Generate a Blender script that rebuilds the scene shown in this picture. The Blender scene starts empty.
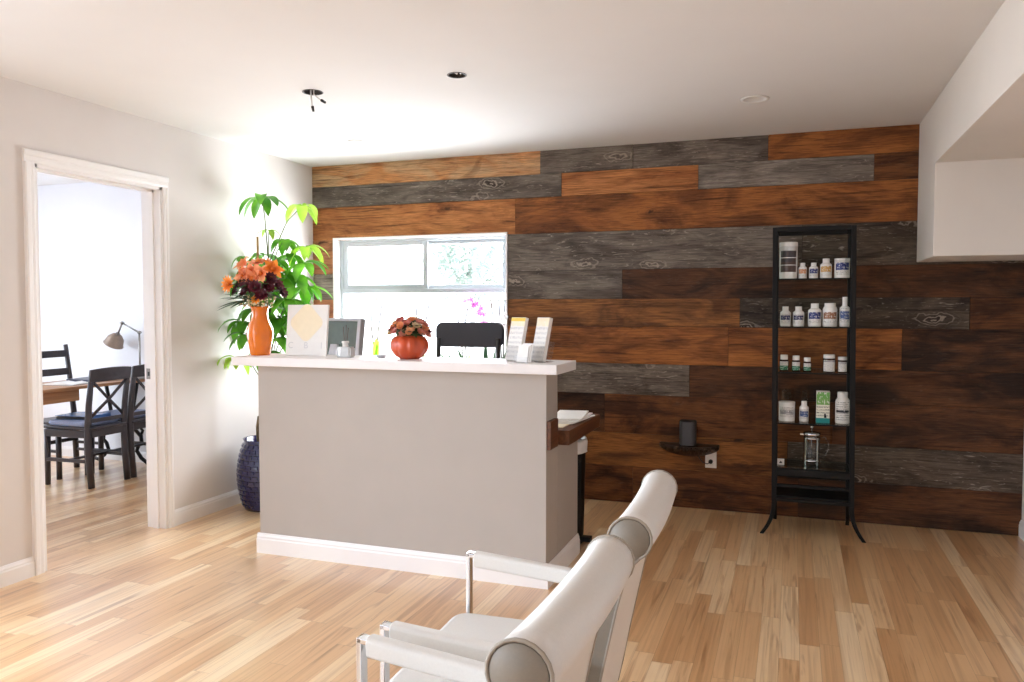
import bpy, bmesh, math, random
from mathutils import Vector as V, Matrix as Mx
random.seed(7)
sc = bpy.context.scene
COL = sc.collection
PI = math.pi
R = math.radians

# ------------------------------------------------------------------ room numbers (metres)
H = 2.472      # ceiling
YB = 5.348     # face of the plank wall
XL = -3.608    # face of the left wall
XS = 0.706     # left face of the bulkhead
XR = 1.296     # right wall
WT = 0.13      # thickness of the left wall
YR = -2.4      # rear wall

# ------------------------------------------------------------------ materials
def lin(c):
    return tuple(((x/255)/12.92 if x/255 <= 0.04045 else ((x/255+0.055)/1.055)**2.4) for x in c)

def newmat(name):
    m = bpy.data.materials.new(name); m.use_nodes = True
    nt = m.node_tree; nt.nodes.clear()
    out = nt.nodes.new('ShaderNodeOutputMaterial')
    return m, nt, out

def nd(nt, t, **kw):
    n = nt.nodes.new(t)
    for k, v in kw.items():
        if k.startswith('i_'):
            key = k[2:]
            n.inputs[int(key) if key.isdigit() else key.replace('_', ' ')].default_value = v
        else:
            setattr(n, k, v)
    return n

def math_n(nt, op, a, b=None, c=None):
    n = nt.nodes.new('ShaderNodeMath'); n.operation = op
    for i, x in enumerate((a, b, c)):
        if x is None: continue
        if isinstance(x, (int, float)): n.inputs[i].default_value = x
        else: nt.links.new(x, n.inputs[i])
    return n.outputs[0]

def mixc(nt, fac, a, b, mode='MIX'):
    n = nt.nodes.new('ShaderNodeMix'); n.data_type = 'RGBA'; n.blend_type = mode
    for sock, x in ((n.inputs[0], fac), (n.inputs[6], a), (n.inputs[7], b)):
        if isinstance(x, (int, float)): sock.default_value = x
        elif isinstance(x, tuple): sock.default_value = (*x[:3], 1)
        else: nt.links.new(x, sock)
    return n.outputs[2]

def ramp(nt, fac, stops):
    n = nt.nodes.new('ShaderNodeValToRGB')
    el = n.color_ramp.elements
    while len(el) < len(stops): el.new(0.5)
    for e, (p, c) in zip(el, stops):
        e.position = p; e.color = (*c[:3], 1)
    nt.links.new(fac, n.inputs[0])
    return n.outputs[0]

def M(name, c, rough=0.5, metal=0.0, var=0.05, scale=30.0, bump=0.0, spec=0.5, sheen=0.0, coat=0.0, sss=0.0, trans=0.0):
    """plain surface with a fine procedural mottling"""
    m, nt, out = newmat(name)
    b = nd(nt, 'ShaderNodeBsdfPrincipled', i_Roughness=rough, i_Metallic=metal)
    b.inputs['Specular IOR Level'].default_value = spec
    b.inputs['Sheen Weight'].default_value = sheen
    b.inputs['Coat Weight'].default_value = coat
    if trans: b.inputs['Transmission Weight'].default_value = trans
    if sss:
        b.inputs['Subsurface Weight'].default_value = sss
        b.inputs['Subsurface Scale'].default_value = 0.02
    tc = nd(nt, 'ShaderNodeTexCoord')
    nz = nd(nt, 'ShaderNodeTexNoise', i_Scale=scale, i_Detail=4.0)
    nt.links.new(tc.outputs['Object'], nz.inputs['Vector'])
    L = lin(c)
    lo = tuple(max(0, x*(1-var)) for x in L); hi = tuple(min(1, x*(1+var)) for x in L)
    nt.links.new(ramp(nt, nz.outputs['Fac'], [(0.3, lo), (0.7, hi)]), b.inputs['Base Color'])
    if bump:
        bp = nd(nt, 'ShaderNodeBump', i_Strength=bump, i_Distance=0.002)
        nt.links.new(nz.outputs['Fac'], bp.inputs['Height']); nt.links.new(bp.outputs[0], b.inputs['Normal'])
    nt.links.new(b.outputs[0], out.inputs[0])
    return m

def thin_glass(name, tint=(1, 1, 1), refl=1.0):
    m, nt, out = newmat(name)
    t = nd(nt, 'ShaderNodeBsdfTransparent'); t.inputs[0].default_value = (*tint, 1)
    g = nd(nt, 'ShaderNodeBsdfGlossy', i_Roughness=0.02)
    lw = nd(nt, 'ShaderNodeLayerWeight'); fac = math_n(nt, 'MULTIPLY_ADD', math_n(nt, 'POWER', lw.outputs['Facing'], 4.0), 0.7, 0.045)
    nz = nd(nt, 'ShaderNodeTexNoise', i_Scale=3.0)
    f = math_n(nt, 'MULTIPLY', fac, math_n(nt, 'MULTIPLY_ADD', nz.outputs[0], 0.1, 0.9*refl))
    mx = nd(nt, 'ShaderNodeMixShader')
    nt.links.new(f, mx.inputs[0]); nt.links.new(t.outputs[0], mx.inputs[1]); nt.links.new(g.outputs[0], mx.inputs[2])
    nt.links.new(mx.outputs[0], out.inputs[0])
    return m

def reclaimed_wood():
    m, nt, out = newmat('reclaimed_planks')
    b = nd(nt, 'ShaderNodeBsdfPrincipled')
    b.inputs['Specular IOR Level'].default_value = 0.25
    tc = nd(nt, 'ShaderNodeTexCoord')
    a1 = nd(nt, 'ShaderNodeAttribute', attribute_name='tone'); a2 = nd(nt, 'ShaderNodeAttribute', attribute_name='tone_b')
    sd = nd(nt, 'ShaderNodeAttribute', attribute_name='seed')
    gy = nd(nt, 'ShaderNodeAttribute', attribute_name='grey')
    sx = nd(nt, 'ShaderNodeSeparateXYZ'); nt.links.new(tc.outputs['Object'], sx.inputs[0])
    def coord(kx, kz):
        c = nd(nt, 'ShaderNodeCombineXYZ')
        nt.links.new(math_n(nt, 'MULTIPLY', sx.outputs[0], kx), c.inputs[0])
        nt.links.new(math_n(nt, 'MULTIPLY', sd.outputs['Fac'], 37.0), c.inputs[1])
        nt.links.new(math_n(nt, 'MULTIPLY', sx.outputs[2], kz), c.inputs[2])
        return c.outputs[0]
    def noise(kx, kz, det=6.0, dist=0.0, rough=0.6):
        n = nd(nt, 'ShaderNodeTexNoise', i_Scale=1.0, i_Detail=det, i_Distortion=dist, i_Roughness=rough)
        nt.links.new(coord(kx, kz), n.inputs['Vector'])
        return n.outputs['Fac']
    blot = noise(2.2, 7.0, 4.0, 0.8)
    grain = noise(2.5, 60.0, 8.0, 1.2, 0.7)
    fine = noise(9.0, 260.0, 4.0)
    streak = noise(0.9, 26.0, 5.0, 1.8)
    # mid-size blotches shift between the two tones of a plank
    f1 = ramp(nt, blot, [(0.40, (0, 0, 0)), (0.62, (1, 1, 1))])
    c = mixc(nt, f1, a1.outputs['Color'], a2.outputs['Color'])
    # old stains: broad dark areas and sun-bleached ones
    st = noise(1.6, 5.0, 5.0, 1.5, 0.65)
    c = mixc(nt, 0.75, c, ramp(nt, st, [(0.30, (0.32, 0.26, 0.22)), (0.46, (1, 1, 1)), (0.62, (1, 1, 1)), (0.75, (1.35, 1.3, 1.22))]), 'MULTIPLY')
    # grain
    g1 = ramp(nt, grain, [(0.32, (0.30, 0.27, 0.25)), (0.48, (0.95, 0.95, 0.95)), (0.60, (1.0, 1.0, 1.0)), (0.78, (1.35, 1.32, 1.28))])
    c = mixc(nt, 0.8, c, g1, 'MULTIPLY')
    g2 = ramp(nt, fine, [(0.36, (0.45, 0.43, 0.41)), (0.52, (1, 1, 1)), (0.70, (1.25, 1.25, 1.24))])
    c = mixc(nt, 0.75, c, g2, 'MULTIPLY')
    # pale raised flecks on the grey boards
    fl = noise(7.0, 40.0, 3.0, 2.5)
    pf = math_n(nt, 'MULTIPLY', ramp(nt, fl, [(0.60, (0, 0, 0)), (0.70, (1, 1, 1))]), math_n(nt, 'MULTIPLY_ADD', gy.outputs['Fac'], 0.45, 0.05))
    c = mixc(nt, pf, c, lin((190, 178, 164)))
    # dark weather streaks and cracks
    s1 = ramp(nt, streak, [(0.30, (0.20, 0.17, 0.15)), (0.42, (1, 1, 1))])
    c = mixc(nt, 0.8, c, s1, 'MULTIPLY')
    ck = noise(1.3, 90.0, 3.0, 1.0)
    c = mixc(nt, 0.7, c, ramp(nt, ck, [(0.24, (0.15, 0.13, 0.12)), (0.31, (1, 1, 1))]), 'MULTIPLY')
    # knots: rings round voronoi cells, stretched along the board
    vo = nd(nt, 'ShaderNodeTexVoronoi', i_Scale=1.0, i_Randomness=1.0)
    wv = nd(nt, 'ShaderNodeTexNoise', i_Scale=6.0, i_Detail=2.0)
    nt.links.new(coord(3.0, 3.0), wv.inputs['Vector'])
    vm = nd(nt, 'ShaderNodeVectorMath', operation='ADD')
    sc_ = nd(nt, 'ShaderNodeVectorMath', operation='SCALE'); sc_.inputs[3].default_value = 0.25
    nt.links.new(wv.outputs['Color'], sc_.inputs[0])
    nt.links.new(coord(2.0, 5.6), vm.inputs[0]); nt.links.new(sc_.outputs[0], vm.inputs[1])
    nt.links.new(vm.outputs[0], vo.inputs['Vector'])
    d = vo.outputs['Distance']
    core = ramp(nt, d, [(0.05, (1, 1, 1)), (0.10, (0, 0, 0))])
    ring = ramp(nt, math_n(nt, 'SINE', math_n(nt, 'MULTIPLY', d, 70.0)), [(0.2, (0, 0, 0)), (0.9, (1, 1, 1))])
    halo = ramp(nt, d, [(0.10, (1, 1, 1)), (0.30, (0, 0, 0))])
    c = mixc(nt, math_n(nt, 'MULTIPLY', core, 0.8), c, lin((38, 26, 20)))
    pale = math_n(nt, 'MULTIPLY', math_n(nt, 'MULTIPLY', ring, halo), math_n(nt, 'MULTIPLY', gy.outputs['Fac'], 0.75))
    c = mixc(nt, pale, c, lin((196, 182, 166)))
    dk = math_n(nt, 'MULTIPLY', math_n(nt, 'MULTIPLY', ring, halo), 0.28)
    c = mixc(nt, dk, c, lin((52, 34, 24)))
    nt.links.new(c, b.inputs['Base Color'])
    nt.links.new(math_n(nt, 'MULTIPLY_ADD', grain, 0.3, 0.5), b.inputs['Roughness'])
    bp = nd(nt, 'ShaderNodeBump', i_Strength=0.7, i_Distance=0.004)
    nt.links.new(math_n(nt, 'ADD', grain, math_n(nt, 'MULTIPLY', fine, 0.4)), bp.inputs['Height'])
    nt.links.new(bp.outputs[0], b.inputs['Normal'])
    nt.links.new(b.outputs[0], out.inputs[0])
    return m

def floor_laminate():
    m, nt, out = newmat('maple_strip_floor')
    b = nd(nt, 'ShaderNodeBsdfPrincipled')
    b.inputs['Specular IOR Level'].default_value = 0.6
    b.inputs['Coat Weight'].default_value = 1.0; b.inputs['Coat Roughness'].default_value = 0.28
    tc = nd(nt, 'ShaderNodeTexCoord')
    sx = nd(nt, 'ShaderNodeSeparateXYZ'); nt.links.new(tc.outputs['Object'], sx.inputs[0])
    u = math_n(nt, 'DIVIDE', math_n(nt, 'ADD', sx.outputs[0], 20.0), 0.0765)
    row = math_n(nt, 'FLOOR', u)
    w1 = nd(nt, 'ShaderNodeTexWhiteNoise', noise_dimensions='1D'); nt.links.new(row, w1.inputs['W'])
    ln = math_n(nt, 'MULTIPLY_ADD', w1.outputs['Value'], 0.35, 0.62)
    v = math_n(nt, 'ADD', math_n(nt, 'DIVIDE', math_n(nt, 'ADD', sx.outputs[1], 20.0), ln), math_n(nt, 'MULTIPLY', w1.outputs['Value'], 19.7))
    seg = math_n(nt, 'FLOOR', v)
    cb = nd(nt, 'ShaderNodeCombineXYZ'); nt.links.new(row, cb.inputs[0]); nt.links.new(seg, cb.inputs[1])
    w2 = nd(nt, 'ShaderNodeTexWhiteNoise', noise_dimensions='2D'); nt.links.new(cb.outputs[0], w2.inputs['Vector'])
    tone = ramp(nt, w2.outputs['Value'], [(0.0, lin((204, 155, 106))), (0.3, lin((219, 174, 125))), (0.62, lin((228, 186, 138))), (0.85, lin((237, 202, 157))), (1.0, lin((243, 213, 172)))])
    # grain, stretched along the strips, different on every strip
    def noise(kx, ky, det, dist):
        c = nd(nt, 'ShaderNodeCombineXYZ')
        nt.links.new(math_n(nt, 'MULTIPLY', sx.outputs[0], kx), c.inputs[0])
        nt.links.new(math_n(nt, 'MULTIPLY', sx.outputs[1], ky), c.inputs[1])
        nt.links.new(math_n(nt, 'MULTIPLY', w2.outputs['Value'], 71.0), c.inputs[2])
        n = nd(nt, 'ShaderNodeTexNoise', i_Scale=1.0, i_Detail=det, i_Distortion=dist)
        nt.links.new(c.outputs[0], n.inputs['Vector'])
        return n.outputs['Fac']
    g = noise(60.0, 1.1, 5.0, 0.8)
    g1 = ramp(nt, g, [(0.32, (0.60, 0.49, 0.40)), (0.52, (1, 1, 1)), (0.75, (1.06, 1.06, 1.06))])
    c = mixc(nt, 0.5, tone, g1, 'MULTIPLY')
    hw = noise(22.0, 1.1, 3.0, 1.6)
    h1 = ramp(nt, hw, [(0.30, (0.50, 0.36, 0.26)), (0.43, (1, 1, 1))])
    c = mixc(nt, 0.65, c, h1, 'MULTIPLY')
    # seams
    fu = math_n(nt, 'FRACT', u); fv = math_n(nt, 'FRACT', v)
    e1 = math_n(nt, 'LESS_THAN', fu, 0.02); e2 = math_n(nt, 'LESS_THAN', fv, 0.003)
    c = mixc(nt, math_n(nt, 'MULTIPLY', math_n(nt, 'MAXIMUM', e1, e2), 0.45), c, lin((120, 84, 56)))
    nt.links.new(c, b.inputs['Base Color'])
    nt.links.new(math_n(nt, 'MULTIPLY_ADD', g, 0.12, 0.27), b.inputs['Roughness'])
    nt.links.new(b.outputs[0], out.inputs[0])
    return m

def grained(name, c1, c2, axis='X', rough=0.45, k=40.0):
    m, nt, out = newmat(name)
    b = nd(nt, 'ShaderNodeBsdfPrincipled', i_Roughness=rough)
    tc = nd(nt, 'ShaderNodeTexCoord')
    mp = nd(nt, 'ShaderNodeMapping')
    s = {'X': (2.0, k, k), 'Y': (k, 2.0, k), 'Z': (k, k, 2.0)}[axis]
    mp.inputs['Scale'].default_value = s
    nz = nd(nt, 'ShaderNodeTexNoise', i_Scale=1.0, i_Detail=6.0, i_Distortion=1.0)
    nt.links.new(tc.outputs['Object'], mp.inputs[0]); nt.links.new(mp.outputs[0], nz.inputs['Vector'])
    nt.links.new(ramp(nt, nz.outputs['Fac'], [(0.3, lin(c1)), (0.7, lin(c2))]), b.inputs['Base Color'])
    nt.links.new(b.outputs[0], out.inputs[0])
    return m

def print_label(name, block, lo=0.45, hi=1.0, ground=(238, 236, 232), ink=(60, 60, 70), block2=None, rows=False):
    """a printed label: a solid block of colour with white lettering specks, small print under it"""
    m, nt, out = newmat(name)
    b = nd(nt, 'ShaderNodeBsdfPrincipled', i_Roughness=0.4)
    tc = nd(nt, 'ShaderNodeTexCoord')
    sx = nd(nt, 'ShaderNodeSeparateXYZ'); nt.links.new(tc.outputs['Generated'], sx.inputs[0])
    z = sx.outputs[2]
    def specks(kx, kz, thr):
        mp = nd(nt, 'ShaderNodeMapping'); mp.inputs['Scale'].default_value = (kx, 0.0, kz)
        nt.links.new(tc.outputs['Generated'], mp.inputs[0])
        n = nd(nt, 'ShaderNodeTexNoise', i_Scale=1.0, i_Detail=1.0)
        nt.links.new(mp.outputs[0], n.inputs['Vector'])
        return math_n(nt, 'GREATER_THAN', n.outputs['Fac'], thr)
    inb = math_n(nt, 'MULTIPLY', math_n(nt, 'GREATER_THAN', z, lo), math_n(nt, 'LESS_THAN', z, hi))
    line = math_n(nt, 'GREATER_THAN', math_n(nt, 'FRACT', math_n(nt, 'MULTIPLY', z, 9.0)), 0.5)
    small = math_n(nt, 'MULTIPLY', math_n(nt, 'MULTIPLY', specks(26, 14, 0.5), line), 0.75)
    c = mixc(nt, small, lin(ground), lin(ink))
    bc = lin(block)
    if block2:
        bc = mixc(nt, math_n(nt, 'GREATER_THAN', z, (lo+hi)/2), lin(block2), lin(block))
    big = math_n(nt, 'MULTIPLY', specks(9, 9, 0.60), 0.8)
    if rows: big = math_n(nt, 'LESS_THAN', math_n(nt, 'FRACT', math_n(nt, 'MULTIPLY', z, 3.0)), 0.10)
    cb = mixc(nt, big, bc, lin((240, 240, 240)))
    c = mixc(nt, inb, c, cb)
    nt.links.new(c, b.inputs['Base Color']); nt.links.new(b.outputs[0], out.inputs[0])
    return m

def leafmat(name, c1, c2, trans=0.35):
    m, nt, out = newmat(name)
    tc = nd(nt, 'ShaderNodeTexCoord')
    nz = nd(nt, 'ShaderNodeTexNoise', i_Scale=7.0, i_Detail=2.0)
    nt.links.new(tc.outputs['Object'], nz.inputs['Vector'])
    c = ramp(nt, nz.outputs['Fac'], [(0.35, lin(c1)), (0.65, lin(c2))])
    d = nd(nt, 'ShaderNodeBsdfPrincipled', i_Roughness=0.4)
    t = nd(nt, 'ShaderNodeBsdfTranslucent')
    nt.links.new(c, d.inputs['Base Color']); nt.links.new(c, t.inputs[0])
    mx = nd(nt, 'ShaderNodeMixShader'); mx.inputs[0].default_value = trans
    nt.links.new(d.outputs[0], mx.inputs[1]); nt.links.new(t.outputs[0], mx.inputs[2])
    nt.links.new(mx.outputs[0], out.inputs[0])
    return m

MT = dict(
    wall=M('wall_paint', (224, 219, 216), 0.75, var=0.015, scale=4, spec=0.25),
    ceil=M('ceiling_paint', (228, 227, 226), 0.85, var=0.01, scale=3, spec=0.2),
    office=M('office_paint', (234, 235, 239), 0.75, var=0.012, scale=4, spec=0.25),
    batten=M('dark_batten', (30, 24, 20), 0.9, var=0.1),
    beige=M('warm_paint', (226, 220, 212), 0.75, var=0.015, scale=4, spec=0.25),
    trim=M('trim_paint', (243, 242, 242), 0.4, var=0.01, scale=6),
    greige=M('desk_paint', (180, 173, 166), 0.6, var=0.02, scale=5, spec=0.3),
    counter=M('counter_laminate', (236, 232, 231), 0.45, var=0.015, scale=12),
    planks=reclaimed_wood(), floor=floor_laminate(),
    vinyl=M('window_vinyl', (178, 186, 192), 0.35, var=0.01),
    glass=thin_glass('clear_pane'), shelf_glass=thin_glass('shelf_pane', (0.86, 0.92, 0.89)),
    leather=M('white_leather', (224, 221, 216), 0.42, var=0.02, scale=220, bump=0.05),
    leather_shaded=M('shaded_end_leather', (142, 134, 122), 0.5, var=0.03, scale=220, bump=0.05),  # white leather darkened: shade on the backrest ends put into the colour
    piping=M('piping_leather', (166, 157, 144), 0.5),
    chrome=M('chrome', (214, 214, 216), 0.12, 1.0, var=0.01),
    steel=M('brushed_steel', (150, 146, 142), 0.32, 1.0, var=0.04, scale=90),
    black=M('black_metal', (14, 13, 13), 0.5, 0.0, var=0.1, spec=0.25),
    iron=M('black_iron', (34, 32, 34), 0.5, 0.4, var=0.15),
    can=M('lamp_can', (70, 68, 66), 0.35, 0.7, var=0.2),
    blackwood=M('black_stained_wood', (52, 46, 50), 0.38, var=0.15, scale=18),
    walnut=grained('walnut', (72, 42, 26), (116, 72, 44), 'Y', 0.4),
    oak=grained('oak', (150, 104, 66), (190, 140, 96), 'Y', 0.4),
    carved=M('carved_wood', (52, 38, 30), 0.35, var=0.3, scale=60, bump=0.4),
    plastic_w=M('white_plastic', (240, 239, 236), 0.3, var=0.01),
    plastic_k=M('black_plastic', (30, 30, 32), 0.4, var=0.06),
    amber=M('dark_bottle', (54, 30, 24), 0.2, var=0.1),
    grey_dev=M('grey_device', (74, 74, 78), 0.4, 0.3, var=0.04),
    fabric_k=M('charcoal_fabric', (72, 73, 80), 0.85, var=0.15, scale=300, bump=0.15),
    fabric_b=M('blue_fabric', (156, 168, 200), 0.9, var=0.18, scale=160, bump=0.3),
    folder=M('blue_folder', (96, 134, 190), 0.25, var=0.05),
    laptop=M('laptop_shell', (60, 66, 82), 0.4, 0.3),
    paper=M('paper', (238, 236, 232), 0.7, var=0.02),
    cream_print=M('cream_print', (244, 230, 200), 0.6, var=0.02),
    grey_print=M('grey_print', (212, 211, 211), 0.6, var=0.02),
    yellow_print=M('yellow_print', (236, 206, 92), 0.6, var=0.03),
    silver=M('silver_frame', (186, 188, 192), 0.35, 0.5, var=0.02),
    screen=M('dark_screen', (92, 108, 100), 0.25, var=0.05),
    orange_glaze=M('orange_glaze', (236, 122, 18), 0.15, var=0.06, scale=14, coat=0.5),
    pumpkin=M('pumpkin_glaze', (204, 84, 46), 0.3, var=0.08, scale=20, coat=0.3),
    navy=M('navy_glaze', (34, 36, 84), 0.15, var=0.15, scale=30, coat=0.6),
    soil=M('soil', (70, 52, 40), 0.95, var=0.3, scale=80),
    bamboo=M('bamboo', (176, 140, 88), 0.6, var=0.1),
    bark=M('bark', (128, 112, 88), 0.8, var=0.2, scale=60),
    pale_bark=M('pale_bark', (196, 194, 190), 0.9, var=0.08, scale=9),
    stem=M('green_stem', (96, 116, 60), 0.6, var=0.1),
    darkstem=M('brown_stick', (84, 70, 62), 0.7, var=0.1),
    leaf=leafmat('money_tree_leaf', (60, 128, 28), (112, 178, 50), 0.45),
    leaf_y=leafmat('young_leaf', (140, 190, 50), (178, 214, 84), 0.45),
    leaf_d=leafmat('dark_leaf', (40, 66, 40), (70, 98, 58), 0.2),
    leaf_s=leafmat('striped_leaf', (30, 62, 34), (86, 122, 80), 0.05),
    tree=leafmat('tree_leaf', (150, 164, 156), (190, 200, 190), 0.3),
    peach=leafmat('peach_petal', (236, 150, 100), (244, 182, 138), 0.3),
    orange_p=leafmat('orange_petal', (232, 120, 40), (244, 160, 66), 0.3),
    burg=leafmat('burgundy_petal', (74, 22, 36), (112, 40, 56), 0.15),
    rose=leafmat('rose_petal', (214, 118, 108), (238, 168, 150), 0.25),
    cream=leafmat('cream_petal', (232, 214, 170), (242, 228, 196), 0.25),
    pink=leafmat('orchid_petal', (214, 140, 206), (236, 190, 230), 0.4),
    white_p=leafmat('white_petal', (236, 232, 232), (246, 244, 244), 0.4),
    frosted=M('frosted_glass', (232, 233, 232), 0.15, var=.01, trans=.35),
    clear_plastic=thin_glass('clear_acrylic', (0.96, 0.96, 0.96)),
    bag=M('white_liner', (232, 230, 228), 0.5, var=0.04),
    turf=M('outdoor_ground', (160, 158, 158), 0.9, var=0.2, scale=2),
    paving=M('pale_paving', (205, 203, 198), 0.9, var=0.08, scale=2),
    siding=M('outdoor_siding', (226, 226, 224), 0.8, var=0.04, scale=3),
)
MT['lab_orange'] = print_label('orange_label', (206, 138, 92), 0.4, 0.95)
MT['lab_blue'] = print_label('blue_label', (42, 54, 120), 0.42, 1.0)
MT['lab_navy'] = print_label('navy_label', (44, 50, 92), 0.40, 0.85)
MT['lab_gold'] = print_label('gold_label', (206, 160, 88), 0.42, 0.98)
MT['lab_brown'] = print_label('brown_label', (150, 104, 74), 0.42, 0.98)
MT['lab_green'] = print_label('green_label', (36, 122, 82), 0.0, 0.5)
MT['lab_plain'] = print_label('plain_label', (120, 120, 124), 0.85, 0.93)
MT['lab_rows'] = print_label('dark_row_label', (66, 58, 60), 0.0, 1.0, block2=(84, 66, 60), rows=True)
MT['lab_swirl'] = print_label('grey_mark_label', (150, 150, 152), 0.3, 0.7)
MT['lab_band'] = print_label('black_band_label', (36, 36, 40), 0.45, 0.58)
MT['lab_box'] = print_label('green_box_print', (104, 168, 84), 0.5, 0.98, block2=(120, 176, 96), ground=(236, 236, 222))
MT['lab_sky'] = print_label('blue_fade_label', (58, 84, 140), 0.25, 0.8)
MT['leaflet_print'] = print_label('leaflet_print', (242, 234, 208), 0.80, 0.94, ink=(196, 196, 198))

# ------------------------------------------------------------------ mesh helpers
def xform(bm, vs, mat):
    bmesh.ops.transform(bm, matrix=mat, verts=vs)

def box(bm, x0, x1, y0, y1, z0, z1, mi=0):
    vs = [bm.verts.new((x, y, z)) for x in (x0, x1) for y in (y0, y1) for z in (z0, z1)]
    fs = []
    for q in ((0, 1, 3, 2), (4, 6, 7, 5), (0, 4, 5, 1), (2, 3, 7, 6), (0, 2, 6, 4), (1, 5, 7, 3)):
        f = bm.faces.new([vs[i] for i in q]); f.material_index = mi; fs.append(f)
    return vs, fs

def frame_for(d):
    d = V(d).normalized()
    a = V((0, 0, 1)) if abs(d.z) < 0.9 else V((1, 0, 0))
    x = a.cross(d).normalized(); y = d.cross(x).normalized()
    return x, y, d

def tube(bm, pts, r, n=10, mi=0, caps=True, flat=None):
    """round tube along a polyline; r a number or a list; flat=(a,b) scales the section"""
    pts = [V(p) for p in pts]
    rs = r if isinstance(r, (list, tuple)) else [r]*len(pts)
    rings = []; px = None
    for i, p in enumerate(pts):
        d = (pts[min(i+1, len(pts)-1)] - pts[max(i-1, 0)])
        x, y, d = frame_for(d)
        if px is not None:
            x = (px - d*px.dot(d)).normalized(); y = d.cross(x)
        px = x
        fa, fb = flat or (1, 1)
        rings.append([bm.verts.new(p + x*math.cos(2*PI*k/n)*rs[i]*fa + y*math.sin(2*PI*k/n)*rs[i]*fb) for k in range(n)])
    for a, b in zip(rings, rings[1:]):
        for k in range(n):
            f = bm.faces.new((a[k], a[(k+1) % n], b[(k+1) % n], b[k])); f.material_index = mi; f.smooth = True
    if caps:
        for ring, rev in ((rings[0], True), (rings[-1], False)):
            f = bm.faces.new(ring[::-1] if rev else ring); f.material_index = mi
    return rings

def bar(bm, p0, p1, w, t, up=(0, 0, 1), mi=0):
    """rectangular bar from p0 to p1, width w across, thickness t along up"""
    p0, p1 = V(p0), V(p1); d = (p1-p0).normalized(); u = V(up)
    s = d.cross(u).normalized(); u = s.cross(d).normalized()
    vs = [bm.verts.new(p + s*w/2*a + u*t/2*b) for p in (p0, p1) for a in (-1, 1) for b in (-1, 1)]
    for q in ((0, 1, 3, 2), (4, 6, 7, 5), (0, 4, 5, 1), (2, 3, 7, 6), (0, 2, 6, 4), (1, 5, 7, 3)):
        f = bm.faces.new([vs[i] for i in q]); f.material_index = mi

def lathe(bm, prof, n=24, c=(0, 0, 0), mi=0, flute=None):
    """profile [(r,z)...] turned about the z axis through c"""
    c = V(c); rings = []
    for r, z in prof:
        if r < 1e-5: rings.append([bm.verts.new(c + V((0, 0, z)))])
        else:
            ring = []
            for k in range(n):
                a = 2*PI*k/n; rr = r*(flute(a) if flute else 1)
                ring.append(bm.verts.new(c + V((rr*math.cos(a), rr*math.sin(a), z))))
            rings.append(ring)
    for a, b in zip(rings, rings[1:]):
        for k in range(n):
            va = a if len(a) == 1 else [a[k], a[(k+1) % n]]
            vb = b if len(b) == 1 else [b[k], b[(k+1) % n]]
            loop = list(va) + list(reversed(vb))
            if len(loop) < 3: continue
            f = bm.faces.new(loop); f.material_index = mi; f.smooth = True

def arc_band(bm, r, z0, z1, a0, a1, n=16, c=(0, 0, 0), mi=0):
    c = V(c)
    lo = [bm.verts.new(c+V((r*math.cos(a0+(a1-a0)*k/n), r*math.sin(a0+(a1-a0)*k/n), z0))) for k in range(n+1)]
    hi = [bm.verts.new(v.co+V((0, 0, z1-z0))) for v in lo]
    for k in range(n):
        f = bm.faces.new((lo[k], lo[k+1], hi[k+1], hi[k])); f.material_index = mi; f.smooth = True

def ball(bm, c, r, sc=(1, 1, 1), mi=0, n=10):
    ret = bmesh.ops.create_uvsphere(bm, u_segments=n, v_segments=max(6, n*2//3), radius=r)
    for v in ret['verts']:
        v.co = V((v.co.x*sc[0], v.co.y*sc[1], v.co.z*sc[2])) + V(c)
        for f in v.link_faces: f.material_index = mi; f.smooth = True
    return ret['verts']

def prism(bm, pts, e, mi=0):
    """closed 3D outline pts pushed by vector e"""
    a = [bm.verts.new(V(p)) for p in pts]; b = [bm.verts.new(V(p)+V(e)) for p in pts]
    n = len(a)
    fs = [bm.faces.new(a[::-1]), bm.faces.new(b)]
    for k in range(n): fs.append(bm.faces.new((a[k], a[(k+1) % n], b[(k+1) % n], b[k])))
    for f in fs: f.material_index = mi

def leaf(bm, base, d, up, L, W, droop=0.4, mi=0, seg=6, tip=1.0, cup=0.25):
    """one leaf blade: a folded strip from base in direction d, bending down by droop"""
    p = V(base); d = V(d).normalized(); up = V(up)
    s = d.cross(up)
    if s.length < 1e-4: s = d.cross(V((1, 0.3, 0)))
    s.normalize(); rows = []
    for i in range(seg+1):
        t = i/seg
        w = W*0.5*(math.sin(PI*min(1, t**0.85))**0.8 if 0 < t < 1 else 0.02)
        nrm = s.cross(d).normalized()
        rows.append((bm.verts.new(p - s*w + nrm*w*cup), bm.verts.new(p), bm.verts.new(p + s*w + nrm*w*cup)))
        p = p + d*(L/seg)
        d = (d + V((0, 0, -1))*droop/seg).normalized()
    for a, b in zip(rows, rows[1:]):
        for k in (0, 1):
            f = bm.faces.new((a[k], a[k+1], b[k+1], b[k])); f.material_index = mi; f.smooth = True

def flower(bm, c, ax, n, L, W, curl=0.3, open_=0.8, mi=0, layers=1):
    ax = V(ax).normalized(); x, y, _ = frame_for(ax)
    for l in range(layers):
        k = 1-0.28*l
        for i in range(n):
            a = 2*PI*(i+0.5*l)/n + random.uniform(-.1, .1)
            d = (x*math.cos(a)+y*math.sin(a))*open_*k + ax*(1-open_*k*0.75)
            leaf(bm, V(c), d, ax, L*k, W*k, curl, mi, seg=4, cup=0.3)

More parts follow.
